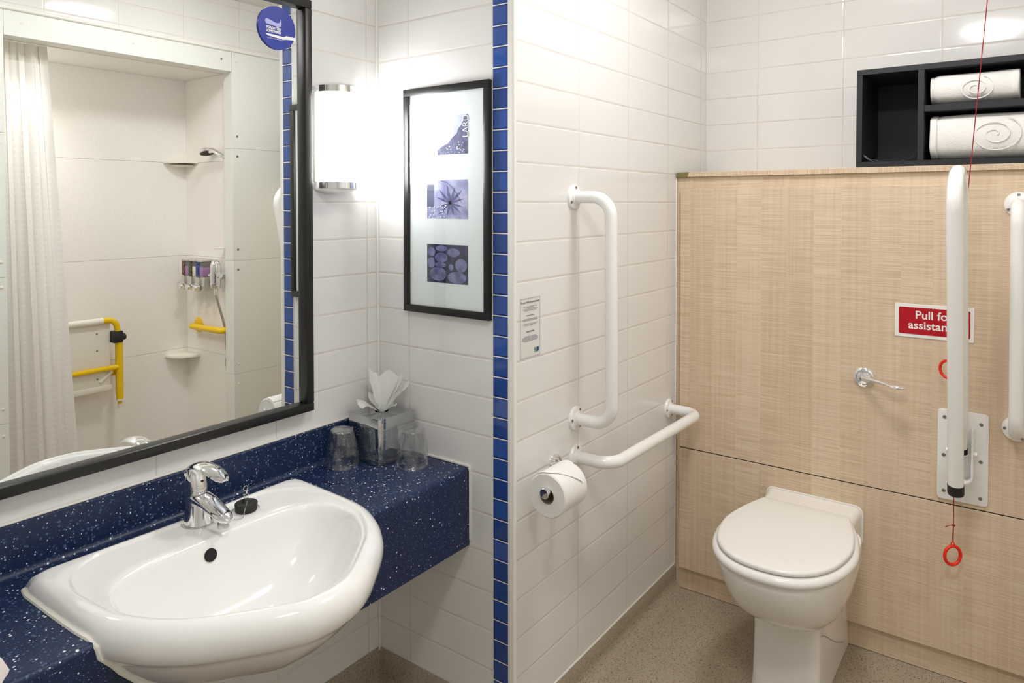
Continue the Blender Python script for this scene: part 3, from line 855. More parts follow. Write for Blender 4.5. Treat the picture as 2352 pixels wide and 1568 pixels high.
petals = [  # base angle, reach, height, spread, curl
    (math.radians(100), .034, .112, 1.05, .004), (math.radians(12), .044, .094, 1.7, -.004), (math.radians(314), .068, .076, 1.25, .002),
    (math.radians(152), .066, .050, .60, .016), (math.radians(188), .044, .062, .42, .0), (math.radians(255), .044, .036, 1.0, .006), (math.radians(330), .050, .082, .9, -.012)]
for a0, rc, hg, spd, curl in petals:
    def pf(u, v, a0=a0, rc=rc, hg=hg, spd=spd, curl=curl):
        e = (u - .5) * 2
        w_ = (0.12 + .88 * math.sin(min(1, v * 1.15) * PI / 2)) * (1 - .45 * max(0, v - .6) / .4 * abs(e))
        a = a0 + e * spd * (.35 + .5 * w_)
        r = .004 + rc * v ** .9 * (1 - .12 * e * e)
        z = -.006 + (hg + .006) * (v ** .85) * (1 - .22 * abs(e) ** 1.5) - curl * v ** 3
        wob = (.0026 * math.sin(9 * u + 7 * v + a0 * 5) + .0016 * math.sin(17 * u - 11 * v + a0 * 9)) * v
        z += .007 * v * math.sin(13 * u + a0 * 7) * (abs(e) ** .5)
        return tc_ + Vector((math.cos(a) * (r + wob), math.sin(a) * (r + wob), z + wob))
    ts.grid(pf, 14, 12)
tag(ts.build('tissue', M['tissue'], None, ang=80), 'white tissue sheets tufting out of the chrome tissue box', 'tissue')

def cup(cx_, cy_, label, seed):
    rnd = random.Random(seed)
    t = thing('plastic_cup', label, 'cup', (cx_, cy_, CT), 'wrapped cups by the tissue box')
    o = (cx_, cy_, CT)
    MB().lathe([(.0395, .0003), (.0405, .001), (.0400, .003), (.0375, .0045), (.0345, .038), (.0285, .0895), (.0270, .0915), (.0262, .0900), (.0262, .0885), (.001, .0878)], o, (0, 0, 1), 40, False, True).build('cup_body', M['cup'], t)
    ph = [rnd.uniform(0, 6.3) for _ in range(4)]
    def wf(u, v):
        a = 2 * PI * u
        base = .0425 + (.0305 - .0425) * min(1, v / .86)
        if v > .86: base *= max(.02, 1 - ((v - .86) / .14))
        z = .0008 + .0955 * min(1, v / .86) + (.001 * math.sin(3 * a + ph[3]) if v < .86 else 0)
        r = base + (.0016 * math.sin(5 * a + 9 * v + ph[0]) + .0012 * math.sin(11 * a - 6 * v + ph[1]) + .002 * math.sin(2 * a + 4 * v + ph[2])) * (1 if v < .86 else .2)
        if v < .12: r += .0022 * (1 - v / .12)
        return Vector((cx_ + r * math.cos(a), cy_ + r * math.sin(a), CT + z))
    wm = MB(); wm.grid(wf, 64, 26)
    # a loose fold of film standing away from the side
    a0 = ph[0]
    wm.grid(lambda u, v: Vector((cx_ + (.036 + .012 * u * math.sin(PI * v) - .006 * v) * math.cos(a0 + .25 * u + .3 * v), cy_ + (.036 + .012 * u * math.sin(PI * v) - .006 * v) * math.sin(a0 + .25 * u + .3 * v), CT + .02 + .065 * v)), 6, 10)
    wm.build('film_wrap', M['wrap'], t, ang=80)
cup(1.2180, 1.4700, 'upturned clear cup in cling film left of the tissue box, by the upstand', 3)
cup(1.3255, 1.3200, 'upturned clear cup in cling film in front of the tissue box, nearer the worktop edge', 8)

# corner of a cloth lying on the worktop at the frame's edge
def clothf(u, v):
    x = .19 + .192 * u; y = 1.185 + .085 * v
    ex = max(0, (u - .78) / .22); ey = max(abs(v - .5) * 2 - .7, 0) / .3
    h = .036 * math.sqrt(max(0, 1 - ex * ex)) * math.sqrt(max(0, 1 - min(1, ey) ** 2))
    return Vector((x - .010 * math.cos(v * 7) * u, y, CT + .001 + h * (1 + .08 * math.sin(14 * u + 9 * v))))
cl = MB(); cl.grid(clothf, 24, 20)
cl.grid(lambda u, v: Vector((.19 + .184 * u, 1.185 + .085 * v, CT + .0006)), 2, 2)
tag(cl.build('flannel', M['pink'], None, ang=80), 'rolled pale flannel on the worktop left of the basin', 'flannel')

# ================================================================== grab rails
def flange(t, c, axis, r=.0345, angs=(90, 210, 330)):
    fo = MB().lathe([(r, 0), (r, .002), (r * .93, .0065), (r * .72, .0085), (.0215, .0095), (.0205, .0125), (.0185, .0135)], c, axis, 40).build('flange', M['enamel'], t)
    ax = Vector(axis); upv = Vector((0, 0, 1)); side = upv.cross(ax)
    for a in angs:
        p = Vector(c) + (side * math.cos(math.radians(a)) + upv * math.sin(math.radians(a))) * (r * .78) + ax * .0078
        MB().lathe([(.0042, 0), (.0042, .0012), (.0022, .0016), (.002, .0006)], p, axis, 12).build('screw', M['screw'], fo)
def rail(name, label, a, b, axis, d, rt=.0173, bend=.055, col='enamel', fr_=.0345):
    t = thing(name, label, 'grab rail', a)
    A, B, ax = Vector(a), Vector(b), Vector(axis)
    MB().tube(fillet([A + ax * .006, A + ax * d, B + ax * d, B + ax * .006], bend, 10), rt, 24).build('tube', M[col], t)
    flange(t, a, axis, fr_); flange(t, b, axis, fr_, (60, 180, 300))
    return t
rail('grab_rail', 'upright white grab rail on the tiled partition wall', (1.678, YG, 1.403), (1.687, YG, .782), NY, .118)
rail('grab_rail', 'level white grab rail low on the partition wall beside the toilet roll', (1.690, YG, .6725), (2.314, YG, .6615), NY, .116)
rail('grab_rail', 'upright white grab rail on the wood-effect boxing at the right edge', (XPN, .0315, 1.383), (XPN, .029, .765), NX, .088)

# ================================================================== cistern boxing
t = thing('cistern_boxing', 'pale wood-effect boxing cabinet behind the toilet', 'cabinet', (XF, .4, 0))
MB().box(XF, XB - .002, YS + .002, YG - .0045, .083, 1.479).build('carcass', M['wood'], t)
MB().box(XF, XB - .01, YS + .004, YG - .004, .002, .083).build('plinth', M['wood'], t)
tp = MB().box(XF - .012, XB - .002, YS + .002, .995, 1.4795, 1.4966, .0006, 1); tp.build('top_board', M['wood_up'], t)
MB().prism([(.995, 1.4795), (1.0345, 1.4795), (1.0345, 1.4966), (.989, 1.4966)], lambda u, v, w_: Vector((w_, u, v)), XF - .0125, XB - .003).build('bare_corner', M['mdf'], t)
MB().box(XPN, XF - .0005, YS + .004, 1.017, .5185, 1.440, .001, 1).build('upper_panel', M['wood'], t)
MB().box(XPN, XF - .0005, YS + .004, 1.017, .0825, .5155, .001, 1).build('lower_panel', M['wood'], t)
MB().box(XPN + .002, XF - .0004, YS + .004, 1.016, .5150, .5190).build('joint_gap', M['dark'], t)

# black open shelf unit with towels
t = thing('shelf_unit', 'black open shelf box standing on the wood-effect boxing', 'shelf', (XF, .1, 1.497))
z0, z1 = 1.4972, 1.7966
yl, yr, bt = .4475, -.17, .0165
shelf_b = MB()
shelf_b.box(XF, XB - .004, yr, yl, z0, z0 + bt, .0006, 1)
shelf_b.box(XF, XB - .004, yr, yl, z1 - bt, z1, .0006, 1)
shelf_b.box(XF, XB - .004, yl - bt, yl, z0 + bt, z1 - bt, .0006, 1)
shelf_b.box(XF, XB - .004, yr, yr + bt, z0 + bt, z1 - bt, .0006, 1)
shelf_b.build('casing', M['blackbox'], t)
MB().box(XB - .012, XB - .005, yr + bt, yl - bt, z0 + bt, z1 - bt).build('back_board', M['blackbox'], t)
MB().box(XF + .0005, XB - .012, .2640, .2805, z0 + bt, z1 - bt, .0006, 1).build('divider', M['blackbox'], t)
MB().box(XF + .001, XB - .012, yr + bt, .2640, 1.656, 1.6755, .0006, 1).build('shelf_board', M['blackbox'], t)

def towel(label, y0, y1, zb_, h, folds, seed, hem_left):
    rnd = random.Random(seed)
    t = thing('folded_towel', label, 'towel', (XF + .1, (y0 + y1) / 2, zb_), 'folded towels in the black shelf box')
    x0_, x1_ = XF + .004, XF + .235
    def layer(za, zt, ya, yb, xo):
        mb = MB(); N_ = 20; rr = []
        hh_ = (zt - za) / 2
        for j in range(29):
            f = j / 28; y = ya + (yb - ya) * f
            e = min(f, 1 - f) * 28; k = 1.0 if e >= 2 else (.93, .985)[int(e)]
            ring = []
            for i in range(N_):
                a = 2 * PI * i / N_
                cx2 = math.copysign(abs(math.cos(a)) ** .55, math.cos(a)); sz2 = math.copysign(abs(math.sin(a)) ** .6, math.sin(a))
                xm_ = (x0_ + x1_) / 2; wx = (x1_ - x0_) / 2
                bul = .0028 * math.sin(9 * f + i * .7 + seed) + rnd.uniform(-.0006, .0006)
                ring.append(Vector((xm_ + cx2 * (wx * k - .002) + xo + bul * .5, y, (za + zt) / 2 + sz2 * hh_ * k + bul * .35 * (1 if sz2 > 0 else 0))))
            rr.append(ring)
        mb.loft(rr); return mb
    zt = zb_ + h
    layer(zb_, zt, y0, y1, 0).build('towel_body', M['towel'], t, ang=80)
    he = MB(); ye, k = (y1, 1) if hem_left else (y0, -1); rr = []
    xm_, wx = (x0_ + x1_) / 2, (x1_ - x0_) / 2
    for j in range(9):
        yy = ye - k * (-.0004 + .0022 * j); sc_ = (.97, 1.0, 1.012, 1.004, 1.012, 1.004, 1.012, 1.004, 1.0)[j]
        rr.append([Vector((xm_ + math.copysign(abs(math.cos(a)) ** .55, math.cos(a)) * (wx * sc_ + .0012), yy + .0008 * math.sin(6 * a), zb_ + h / 2 + math.copysign(abs(math.sin(a)) ** .6, math.sin(a)) * (h / 2 * sc_ - .001 + .0012 * math.cos(17 * a)))) for a in [2 * PI * i / 40 for i in range(40)]])
    he.loft(rr); he.build('hem', M['hem'], t, ang=80)
    # embossed scroll on the front fold
    sc = MB(); cy_, cz_ = (y0 + y1) / 2 - .005, zb_ + h * (.42 if h < .1 else .5)
    R_ = .40 * h
    sc.tube([Vector((x0_ + .0019, cy_ + 1.25 * R_ * (1 - i / 60) * math.cos(i * .26 + 2), cz_ + R_ * (1 - i / 60) * math.sin(i * .26 + 2))) for i in range(56)], .0016, 6)
    sc.build('scroll_motif', M['towel'], t)
towel('folded white towel on the upper level of the black shelf box', .034, .2495, 1.6762, .0910, 2, 2, False)
towel('thicker folded white bath towel on the lower level of the black shelf box', -.06, .2490, z0 + bt + .0005, .1335, 3, 4, True)
# clear bag edge in the empty compartment
def bagf(u, v):
    y = .2830 + .1455 * u
    lift = .022 * (abs(u - .5) * 2) ** 7 + .002 * math.sin(18 * u)
    return Vector((XF + .006 + .20 * v, y, z0 + bt + .001 + (.003 + lift) * (1 - .7 * v) + .0015 * math.sin(23 * u + 11 * v)))
bg = MB(); bg.grid(bagf, 30, 12)
tag(bg.build('plastic_bag', M['bag'], None, ang=80), 'clear crumpled plastic bag lying in the empty left compartment of the black shelf box', 'bag')

# ================================================================== toilet
TY = .550
t = thing('toilet', 'white back-to-wall toilet with its lid closed', 'toilet', (2.1, TY, 0))
half_lid = [(1.7800, 0.0), (1.7830, .035), (1.793, .070), (1.815, .104), (1.850, .134), (1.900, .157), (1.96, .170), (2.02, .173), (2.09, .163), (2.15, .148), (2.205, .130), (2.2160, .124), (2.2180, .110), (2.2180, 0.0)]
def lid_ring(off, z, xo=0.0):
    hf = [tuple(p) for p in spline(half_lid, 5)]
    pts = hf + [(x, -y) for x, y in reversed(hf[1:-1])]
    cx_ = 2.01; out = []
    for x, y in pts:
        d = math.hypot(x - cx_, y); k = (d + off) / d
        out.append(Vector((cx_ + (x - cx_) * k + xo, TY + y * k, z)))
    return out
MB().loft([lid_ring(-.010, .4572), lid_ring(-.002, .4576), lid_ring(0, .461), lid_ring(-.0012, .4660), lid_ring(-.0045, .4690), lid_ring(-.010, .4700), lid_ring(-.06, .4704)]).build('lid', M['seat'], t, ang=50)
MB().loft([lid_ring(.002, .4290), lid_ring(.009, .4310), lid_ring(.013, .4365), lid_ring(.013, .4430), lid_ring(.009, .4500), lid_ring(.001, .4535), lid_ring(-.02, .4540)]).build('seat', M['seat'], t, ang=50)
bo = MB()
def pan_ring(k, z, xf, xb, hw):
    """outline between front x and back x with half width hw: rounded front, square back"""
    out = []
    n = 40
    for i in range(n):
        a = 2 * PI * i / n
        c, s_ = math.cos(a), math.sin(a)
        px_ = xf + (xb - xf) * .5 * (1 + math.copysign(abs(c) ** (.95 if c < 0 else .35), c))
        e = k if c < 0 else .35
        out.append(Vector((px_, TY + hw * math.copysign(abs(s_) ** e, s_), z)))
    return out
bo.loft([pan_ring(.60, .236, 1.99, 2.20, .075), pan_ring(.65, .240, 1.950, 2.22, .106), pan_ring(.70, .260, 1.90, 2.24, .132), pan_ring(.75, .295, 1.852, 2.25, .151), pan_ring(.78, .335, 1.822, 2.25, .160), pan_ring(.80, .375, 1.796, 2.24, .168), pan_ring(.82, .405, 1.783, 2.235, .171), pan_ring(.82, .424, 1.780, 2.23, .172), pan_ring(.82, .4285, 1.784, 2.23, .170)])
bo.build('bowl', M['china_t'], t, ang=60)
def ped(z, xf, hw, r=.028):
    pts = []
    xb_ = XF - .001
    for i in range(7):
        a = PI / 2 * i / 6
        pts.append((xf + r - r * math.sin(PI / 2 - a), -hw + r - r * math.cos(PI / 2 - a)))
    pts = [(xb_, -hw * 1.0)] + [(xf + r - r * math.sin(a), -hw + r - r * math.cos(a)) for a in [PI / 2 * i / 6 for i in range(7)]] + [(xf + r - r * math.cos(a), hw - r + r * math.sin(a)) for a in [PI / 2 * i / 6 for i in range(7)]] + [(xb_, hw * 1.0)]
    return [Vector((x, TY + y, z)) for x, y in pts]
MB().loft([ped(.001, 1.993, .0945), ped(.03, 1.996, .0930), ped(.10, 2.001, .0915), ped(.18, 2.004, .0905), ped(.232, 1.998, .092), ped(.262, 1.985, .096), ped(.30, 1.975, .10)]).build('pedestal', M['china_t'], t, ang=50)
# block joining the pan to the boxing
def blk(x, y0, y1, za, zb2, r=.022):
    pts = []
    for cy_, cz_, a0 in ((y1 - r, zb2 - r, 0), (y0 + r, zb2 - r, PI / 2), (y0 + r, za + r, PI), (y1 - r, za + r, 3 * PI / 2)):
        for i in range(5):
            a = a0 + PI / 2 * i / 4
            pts.append(Vector((x, cy_ + r * math.cos(a), cz_ + r * math.sin(a))))
    return pts
MB().loft([blk(2.16, .428, .690, .30, .437), blk(2.25, .424, .697, .31, .440), blk(2.345, .418, .704, .325, .446), blk(XPN - .0005, .4165, .7055, .328, .448)]).build('rear_block', M['china_t'], t, ang=50)
MB().tube([p + Vector((-.001, 0, 0)) for p in blk(XPN - .001, .4155, .7065, .327, .449)], .0035, 8, closed=True).build('sealant_bead', M['seal'], t)
MB().tube(spline([(2.030, TY - .0916, .197), (2.08, TY - .0919, .172), (2.18, TY - .0924, .107), (2.25, TY - .0928, .068), (2.315, TY - .0932, .036)], 6), .0008, 6).build('stain_line', plain('grey_stain', lin(150, 148, 146), 0.6), t)
for y_ in (TY - .095, TY + .060): MB().box(2.195, 2.214, y_, y_ + .035, .4295, .4570, .004).build('hinge', M['seat'], t)

# ================================================================== flush lever, sign, drop-down rail, pull cord
t = thing('flush_lever', 'chrome flush lever on the wood-effect boxing above the toilet', 'lever', (XPN, .4146, .853))
MB().lathe([(.0305, -.0008), (.0305, .004), (.027, .008), (.0225, .009), (.0215, .0065), (.0205, .0065), (.0195, .0095), (.012, .0125), (.001, .013)], (XPN, .4146, .853), NX, 40).build('rose', M['chrome'], t)
hp = []
for y, z, xo, hw, th in ((.420, .8535, .014, .006, .006), (.404, .854, .022, .0075, .007), (.386, .8545, .033, .007, .0065), (.365, .8535, .044, .006, .0055), (.350, .852, .050, .006, .0050), (.338, .8505, .054, .0125, .0055), (.320, .849, .057, .015, .0062), (.303, .849, .058, .0135, .0058), (.294, .849, .058, .006, .004)):
    hp.append([Vector((XPN - xo + hw * math.cos(a), y, z + th * math.sin(a))) for a in [2 * PI * k / 20 for k in range(20)]])
MB().loft(hp).build('handle', M['chrome'], t)

def rrect(y0, y1, za, zb2, r, n=4):
    pts = []
    for cy_, cz_, a0 in ((y1 - r, zb2 - r, 0), (y0 + r, zb2 - r, PI / 2), (y0 + r, za + r, PI), (y1 - r, za + r, 3 * PI / 2)):
        for i in range(n + 1):
            a = a0 + PI / 2 * i / n
            pts.append((cy_ + r * math.cos(a), cz_ + r * math.sin(a)))
    return pts
fx = lambda u, v, w_: Vector((w_, u, v))
t = thing('assistance_sign', 'red and white sign reading Pull for assistance on the wood-effect boxing', 'sign', (XPN, .231, 1.04))
MB().box(XPN - .0025, XPN - .0002, .1305, .3320, .9905, 1.0895, .0006, 1).build('plate', M['white'], t)
MB().prism(rrect(.1400, .3215, 1.0005, 1.0795, .004), fx, XPN - .0025, XPN - .0032).build('red_field', M['signred'], t)
lettering('lettering', 'Pull for\nassistance', .033, (XPN - .0033, .2305, 1.0420), NY, PZ, M['white'], t, sx=1.0, space=.92, bold=.0005)

t = thing('drop_down_rail', 'white hinged drop-down support rail folded up beside the toilet', 'support rail', (XPN, .155, .66))
MB().prism(rrect(.0925, .2170, .5320, .7930, .010), fx, XPN - .0005, XPN - .006, .001).build('wall_plate', M['enamel'], t)
pl = t.children[0]
for y, z in ((.2000, .770), (.1105, .763), (.2010, .660), (.1105, .657), (.2000, .556), (.1105, .553)):
    MB().lathe([(.0052, 0), (.0048, .0012), (.0024, .0014), (.002, .0004)], (XPN - .006, y, z), NX, 14).build('screw', M['screw'], pl)
def uarc(hw, zb0, r):
    c = .155
    return [(c + hw, .752)] + [(c + hw - r + r * math.cos(a), zb0 + r - r * math.sin(a)) for a in [PI / 2 * i / 6 for i in range(7)]] + [(c - hw + r - r * math.sin(a), zb0 + r - r * math.cos(a)) for a in [PI / 2 * i / 6 for i in range(7)]] + [(c - hw, .752)]
MB().prism(uarc(.0285, .598, .024) + list(reversed(uarc(.0235, .603, .019))), fx, XPN - .0055, XPN - .048, .001).build('bracket_channel', M['enamel'], t)
MB().tube([(XPN - .030, .118, .683), (XPN - .030, .193, .683)], .0075, 14).build('pivot_pin', M['enamel'], t)
RY, sl = .155, .185
fr0 = Vector((2.147, RY, .628)); d_ = Vector((-sl, 0, 1)).normalized(); nrm_ = Vector((1, 0, sl)).normalized()
R_ = .083
fr1 = fr0 + d_ * .752
bend = [fr1 + nrm_ * (R_ - R_ * math.cos(a)) + d_ * (R_ * math.sin(a)) for a in [PI * i / 18 for i in range(1, 18)]]
re1 = fr1 + nrm_ * 2 * R_
re0 = re1 - d_ * .640
MB().tube([fr0 + d_ * .020, fr1] + bend + [re1, re0], .0183, 26).build('tube', M['enamel'], t)
MB().tube([re0 + d_ * .012, re0 - d_ * .07 + Vector((.012, 0, 0))], .0150, 22).build('hinge_sleeve', M['enamel'], t)
MB().tube([re0 - d_ * .066 + Vector((.012, 0, 0)), re0 - d_ * .085 + Vector((.012, 0, 0))], .0152, 22).build('hinge_stop', M['dark'], t)
MB().lathe([(.012, -.001), (.0185, 0), (.0196, .004), (.0196, .026), (.0188, .027)], fr0 - d_ * .003, d_, 28).build('end_cap', M['rubber'], t)

cx_ = 2.30
t = thing('pull_cord', 'red emergency pull cord with two red rings hanging by the folded-up rail', 'pull cord', (cx_, .171, .37))
pts = [(cx_, .0700, ZC - .012), (cx_, .1074, 1.9387), (cx_, .1476, 1.4006), (cx_, .1859, .9410), (cx_, .1860, .935), (cx_, .1800, .860), (cx_, .1730, .700), (cx_, .1707, .587), (cx_, .1706, .483)]
MB().tube(pts, .00125, 8).build('cord', M['cord'], t)
MB().lathe([(.03, 0), (.03, -.008), (.012, -.016), (.004, -.017)], (cx_, .0700, ZC), (0, 0, 1), 24).build('ceiling_rose', M['whiteplastic'], t)
def ringm(c, R0, r0, sq_=1.0, yaw=25):
    ca, sa = math.cos(math.radians(yaw)), math.sin(math.radians(yaw))
    return MB().tube([Vector(c) + Vector((R0 * sq_ * math.sin(a) * sa, R0 * sq_ * math.sin(a) * ca, R0 * math.cos(a))) for a in [2 * PI * k / 40 for k in range(40)]], r0, 12, closed=True)
ringm((cx_, .1865, .9190), .0250, .0040).build('ring', M['red'], t)
rg2 = ringm((cx_, .1718, .3955), .0265, .0046, .86, -38)
rg2.tube([Vector((cx_, .1718 + .0042 * math.cos(a), .4285 + .0042 * math.sin(a))) for a in [2 * PI * k / 16 for k in range(16)]], .0017, 8, closed=True)
rg2.build('ring', M['red'], t)
kn = MB().ball((cx_, .1704, .481), .0036, 2, (1, 1.1, 1))
kn.tube(spline([(cx_, .1712, .481), (cx_ - .002, .181, .479), (cx_ - .002, .1905, .472)], 6), .0011, 6)
kn.tube([(cx_, .1708, .481), (cx_, .1738, .431)], .0010, 6); kn.tube([(cx_, .1702, .481), (cx_, .1706, .431)], .0010, 6)
kn.build('knot', M['cord'], t)

# ================================================================== toilet roll and holder, leaflet
rx0, rx1, ry_, rz_, rr_ = 1.410, 1.512, .950, .677, .0545
hz = rz_ + .0095
t = thing('toilet_roll_holder', 'chrome arm and wall rose holding the toilet roll', 'toilet roll holder', (1.578, YG, hz))
MB().lathe([(.026, 0), (.026, .006), (.0225, .013), (.019, .0145), (.0175, .010), (.012, .010), (.011, .0145)], (1.578, YG, hz), NY, 36).build('rose', M['chrome'], t)
MB().tube(fillet([(1.578, YG - .006, hz), (1.578, ry_, hz), (1.402, ry_, hz)], .028, 8), .0085, 18).build('arm', M['chrome'], t)
MB().lathe([(.009, .004), (.0128, 0), (.0132, -.004), (.0132, -.012), (.011, -.014), (.001, -.0145)], (1.410, ry_, hz), PX, 28).build('end_knob', M['chrome'], t)
t = thing('toilet_roll', 'white toilet roll on the chrome holder by the corner trim', 'toilet roll', (1.46, ry_, rz_))
MB().lathe([(.0205, 0), (rr_ - .003, 0), (rr_, .003), (rr_, rx1 - rx0 - .003), (rr_ - .003, rx1 - rx0), (.0205, rx1 - rx0), (.0205, 0)], (rx0, ry_, rz_), PX, 48, False, False).build('paper', M['paper'], t)
MB().lathe([(.0204, -.0004), (.0204, rx1 - rx0 + .0004), (.0194, rx1 - rx0 + .0004), (.0194, -.0004), (.0204, -.0004)], (rx0, ry_, rz_), PX, 36, False, False).build('core', M['card'], t)
def pt(xx, a, dr): return Vector((xx, ry_ - (rr_ + dr) * math.sin(a), rz_ + (rr_ + dr) * math.cos(a)))
fd = MB()   # last sheet folded to a point, lying over the top and down the front
fd.grid(lambda u, v: pt(rx0 + .001 + (rx1 - rx0 - .002) * (u if v < .35 else (u + (0.78 - u) * (v - .35) / .65)), -.55 + 1.75 * v, .0012 + .013 * max(0, v - .55) ** 1.3 + .0010 * math.sin(5 * v)), 14, 18)
fd.build('folded_sheet', M['paper'], t, ang=80)

t = thing('leaflet', 'printed see-through notice stuck on the tiles beside the corner trim', 'notice', (1.46, YG, 1.07))
yl_ = YG - .0012
MB().box(1.4205, 1.5135, YG - .0010, YG - .0002, .990, 1.150, 0).build('clear_sheet', M['film'], t)
lx0, lx1, lb0, lb1 = 1.4245, 1.5100, .9945, 1.1455
br = MB()
for a_ in ((lx0, lx1, lb0, lb0 + .0006), (lx0, lx1, lb1 - .0006, lb1), (lx0, lx0 + .0006, lb0, lb1), (lx1 - .0006, lx1, lb0, lb1)):
    br.box(a_[0], a_[1], yl_ - .0002, yl_, a_[2], a_[3])
br.build('border', M['inkgrey'], t, smooth=False)
mid = (lx0 + lx1) / 2
for body, zz, sz_, bo_ in (
    ('Do your bit for the environment!', 1.1355, .0064, .00012),
    ('Right now, there are probably millions of towels\nbeing washed in hotels.\nJust imagine the tonnes of water and millions of watts\nof electricity that are used day in, day out', 1.1195, .0033, 0),
    ("Here's how you can help", 1.1015, .0038, .00008),
    ('Towels on the floor mean "Please replace them"\nTowels on the towel rail mean "I will use them again"', 1.0905, .0033, 0),
    ("It may seem like a little thing, but we're doing all we can\nso please help us to help the environment.", 1.0785, .0032, 0),
    ('Forgot something', 1.0605, .0052, .00012),
    ('If you have forgotten any of the following items:\nShaving cream, disposable razor, cotton wool or conditioner,\ncomb, toothbrush or toothpaste, sewing kit, nail file, shoe cloth,\nfemale sanitary items and shower cap then please contact reception.\nWe will be happy to provide this with our compliments.', 1.0425, .0029, 0)):
    lettering('lettering', body, sz_, (mid, yl_ - .0002, zz), PX, PZ, M['ink'], t, sx=.92, space=1.0, bold=bo_, ext=.00005)
lg = MB().box(1.4865, 1.4955, yl_ - .0003, yl_, 1.0045, 1.0155); lg.build('logo_green_half', M['green'], t, smooth=False)
lg = MB().box(1.4957, 1.5050, yl_ - .0003, yl_, 1.0045, 1.0155); lg.build('logo_blue_half', M['logoblue'], t, smooth=False)
MB().tube(spline([(1.4880, yl_ - .0004, 1.0055), (1.4905, yl_ - .0004, 1.0095), (1.4895, yl_ - .0004, 1.0120), (1.4945, yl_ - .0004, 1.0140)], 5), .0006, 6).build('logo_curl', M['white'], t)

# ================================================================== inside the shower
tag(MB().box(XS0 - .028, XSW - .002, -.436, -.424, 2.0605, 2.0638).build('curtain_track', M['whiteplastic']), 'slim white curtain track under the shower ceiling', 'curtain track')
t = thing('shower_curtain', 'white shower curtain drawn to the left side of the shower opening', 'curtain', (1.17, -.43, .10))
def curt(u, z):
    f = 1 - (z - .12) / 1.92
    xr__ = 1.275 + .095 * min(1, f * 1.05); xl__ = XS0 - .02 + .0 * f
    ph = 4.2 * 2 * PI * u + .8 * math.sin(4 * u)
    x = xl__ + (xr__ - xl__) * u + .006 * math.sin(ph * 2)
    y = -.432 + (.012 + .010 * f) * math.sin(ph) + .004 * math.sin(2.7 * ph + 2 * f) + .006 * math.sin(ph * .5 + 1) * f + .01 * f
    return Vector((x, y, z))
def seam(u): return 1.86 - .30 * u + .02 * math.sin(u * 31)
cm = MB(); cm.grid(lambda u, v: curt(u, .12 + (seam(u) - .12) * v), 150, 40); cm.build('curtain_panel', M['curtain'], t, ang=80)
cm = MB(); cm.grid(lambda u, v: curt(u, seam(u) + (1.985 - seam(u)) * v) + Vector((0, -.0008, 0)), 150, 8); cm.build('voile_band', M['voile'], t, ang=80)
cm = MB(); cm.grid(lambda u, v: curt(u, 1.983 + .0765 * v) + Vector((0, .0012, 0)), 150, 4); cm.build('header_band', M['whiteplastic'], t, ang=80)

def corner_shelf(label, z, tiers):
    t = thing('corner_shelf', label, 'shelf', (XSW, YSB, z))
    for k, (r, dz) in enumerate(tiers):
        arc = [(XSW - .0004 - r * math.cos(a), YSB + .0004 + r * math.sin(a)) for a in [PI / 2 * i / 16 for i in range(17)]]
        MB().prism(arc + [(XSW - .0004, YSB + .0004)], lambda u, v, w_: Vector((u, v, w_)), z + dz - .013, z + dz, .003).build('shelf_board', M['whiteplastic'], t)
corner_shelf('double-tier white corner shelf high in the shower', 1.618, ((.128, 0), (.088, -.020)))
corner_shelf('single white corner shelf low in the shower', .560, ((.128, 0),))

# three soap dispensers on the side wall
for k, (lm, fm, nm) in enumerate((('lab_brown', 'lotion', 'brown'), ('lab_green', 'soapwhite', 'green'), ('lab_blue', 'lotion', 'blue'))):
    yc = -.670 + .070 * k
    t = thing('soap_dispenser', 'push-button soap dispenser with a %s patterned label on the shower wall' % nm, 'soap dispenser', (XSW, yc, .92), 'soap dispensers in the shower')
    w2 = .0325; xf_ = XSW - .097
    MB().box(XSW - .080, XSW - .0005, yc - w2, yc + w2, .925, 1.000, .003).build('bracket', M['nickel'], t)
    MB().box(xf_ + .012, XSW - .004, yc - w2 + .001, yc + w2 - .001, 1.000, 1.078, .004).build('bottle', M['smoke'], t)
    MB().box(xf_ + .010, XSW - .010, yc - .001, yc + w2 - .0005, 1.000, 1.052, .003).build('lotion_fill', M[fm], t)
    MB().box(xf_ + .008, xf_ + .016, yc - w2, yc - .002, 1.002, 1.076, .001).build('label_panel', M[lm], t)
    MB().box(xf_ + .006, XSW - .002, yc - w2, yc + w2, 1.078, 1.088, .003).build('lid', M['nickel'], t)
    MB().box(xf_ + .004, xf_ + .030, yc - w2 + .002, yc - .003, .925, .998, .003).build('front_cover', M['nickel'], t)
    MB().lathe([(.0165, 0), (.0165, .020), (.0145, .024), (.001, .025)], (xf_ + .010, yc - .014, .943), NX, 24).build('push_button', M['chrome'], t)

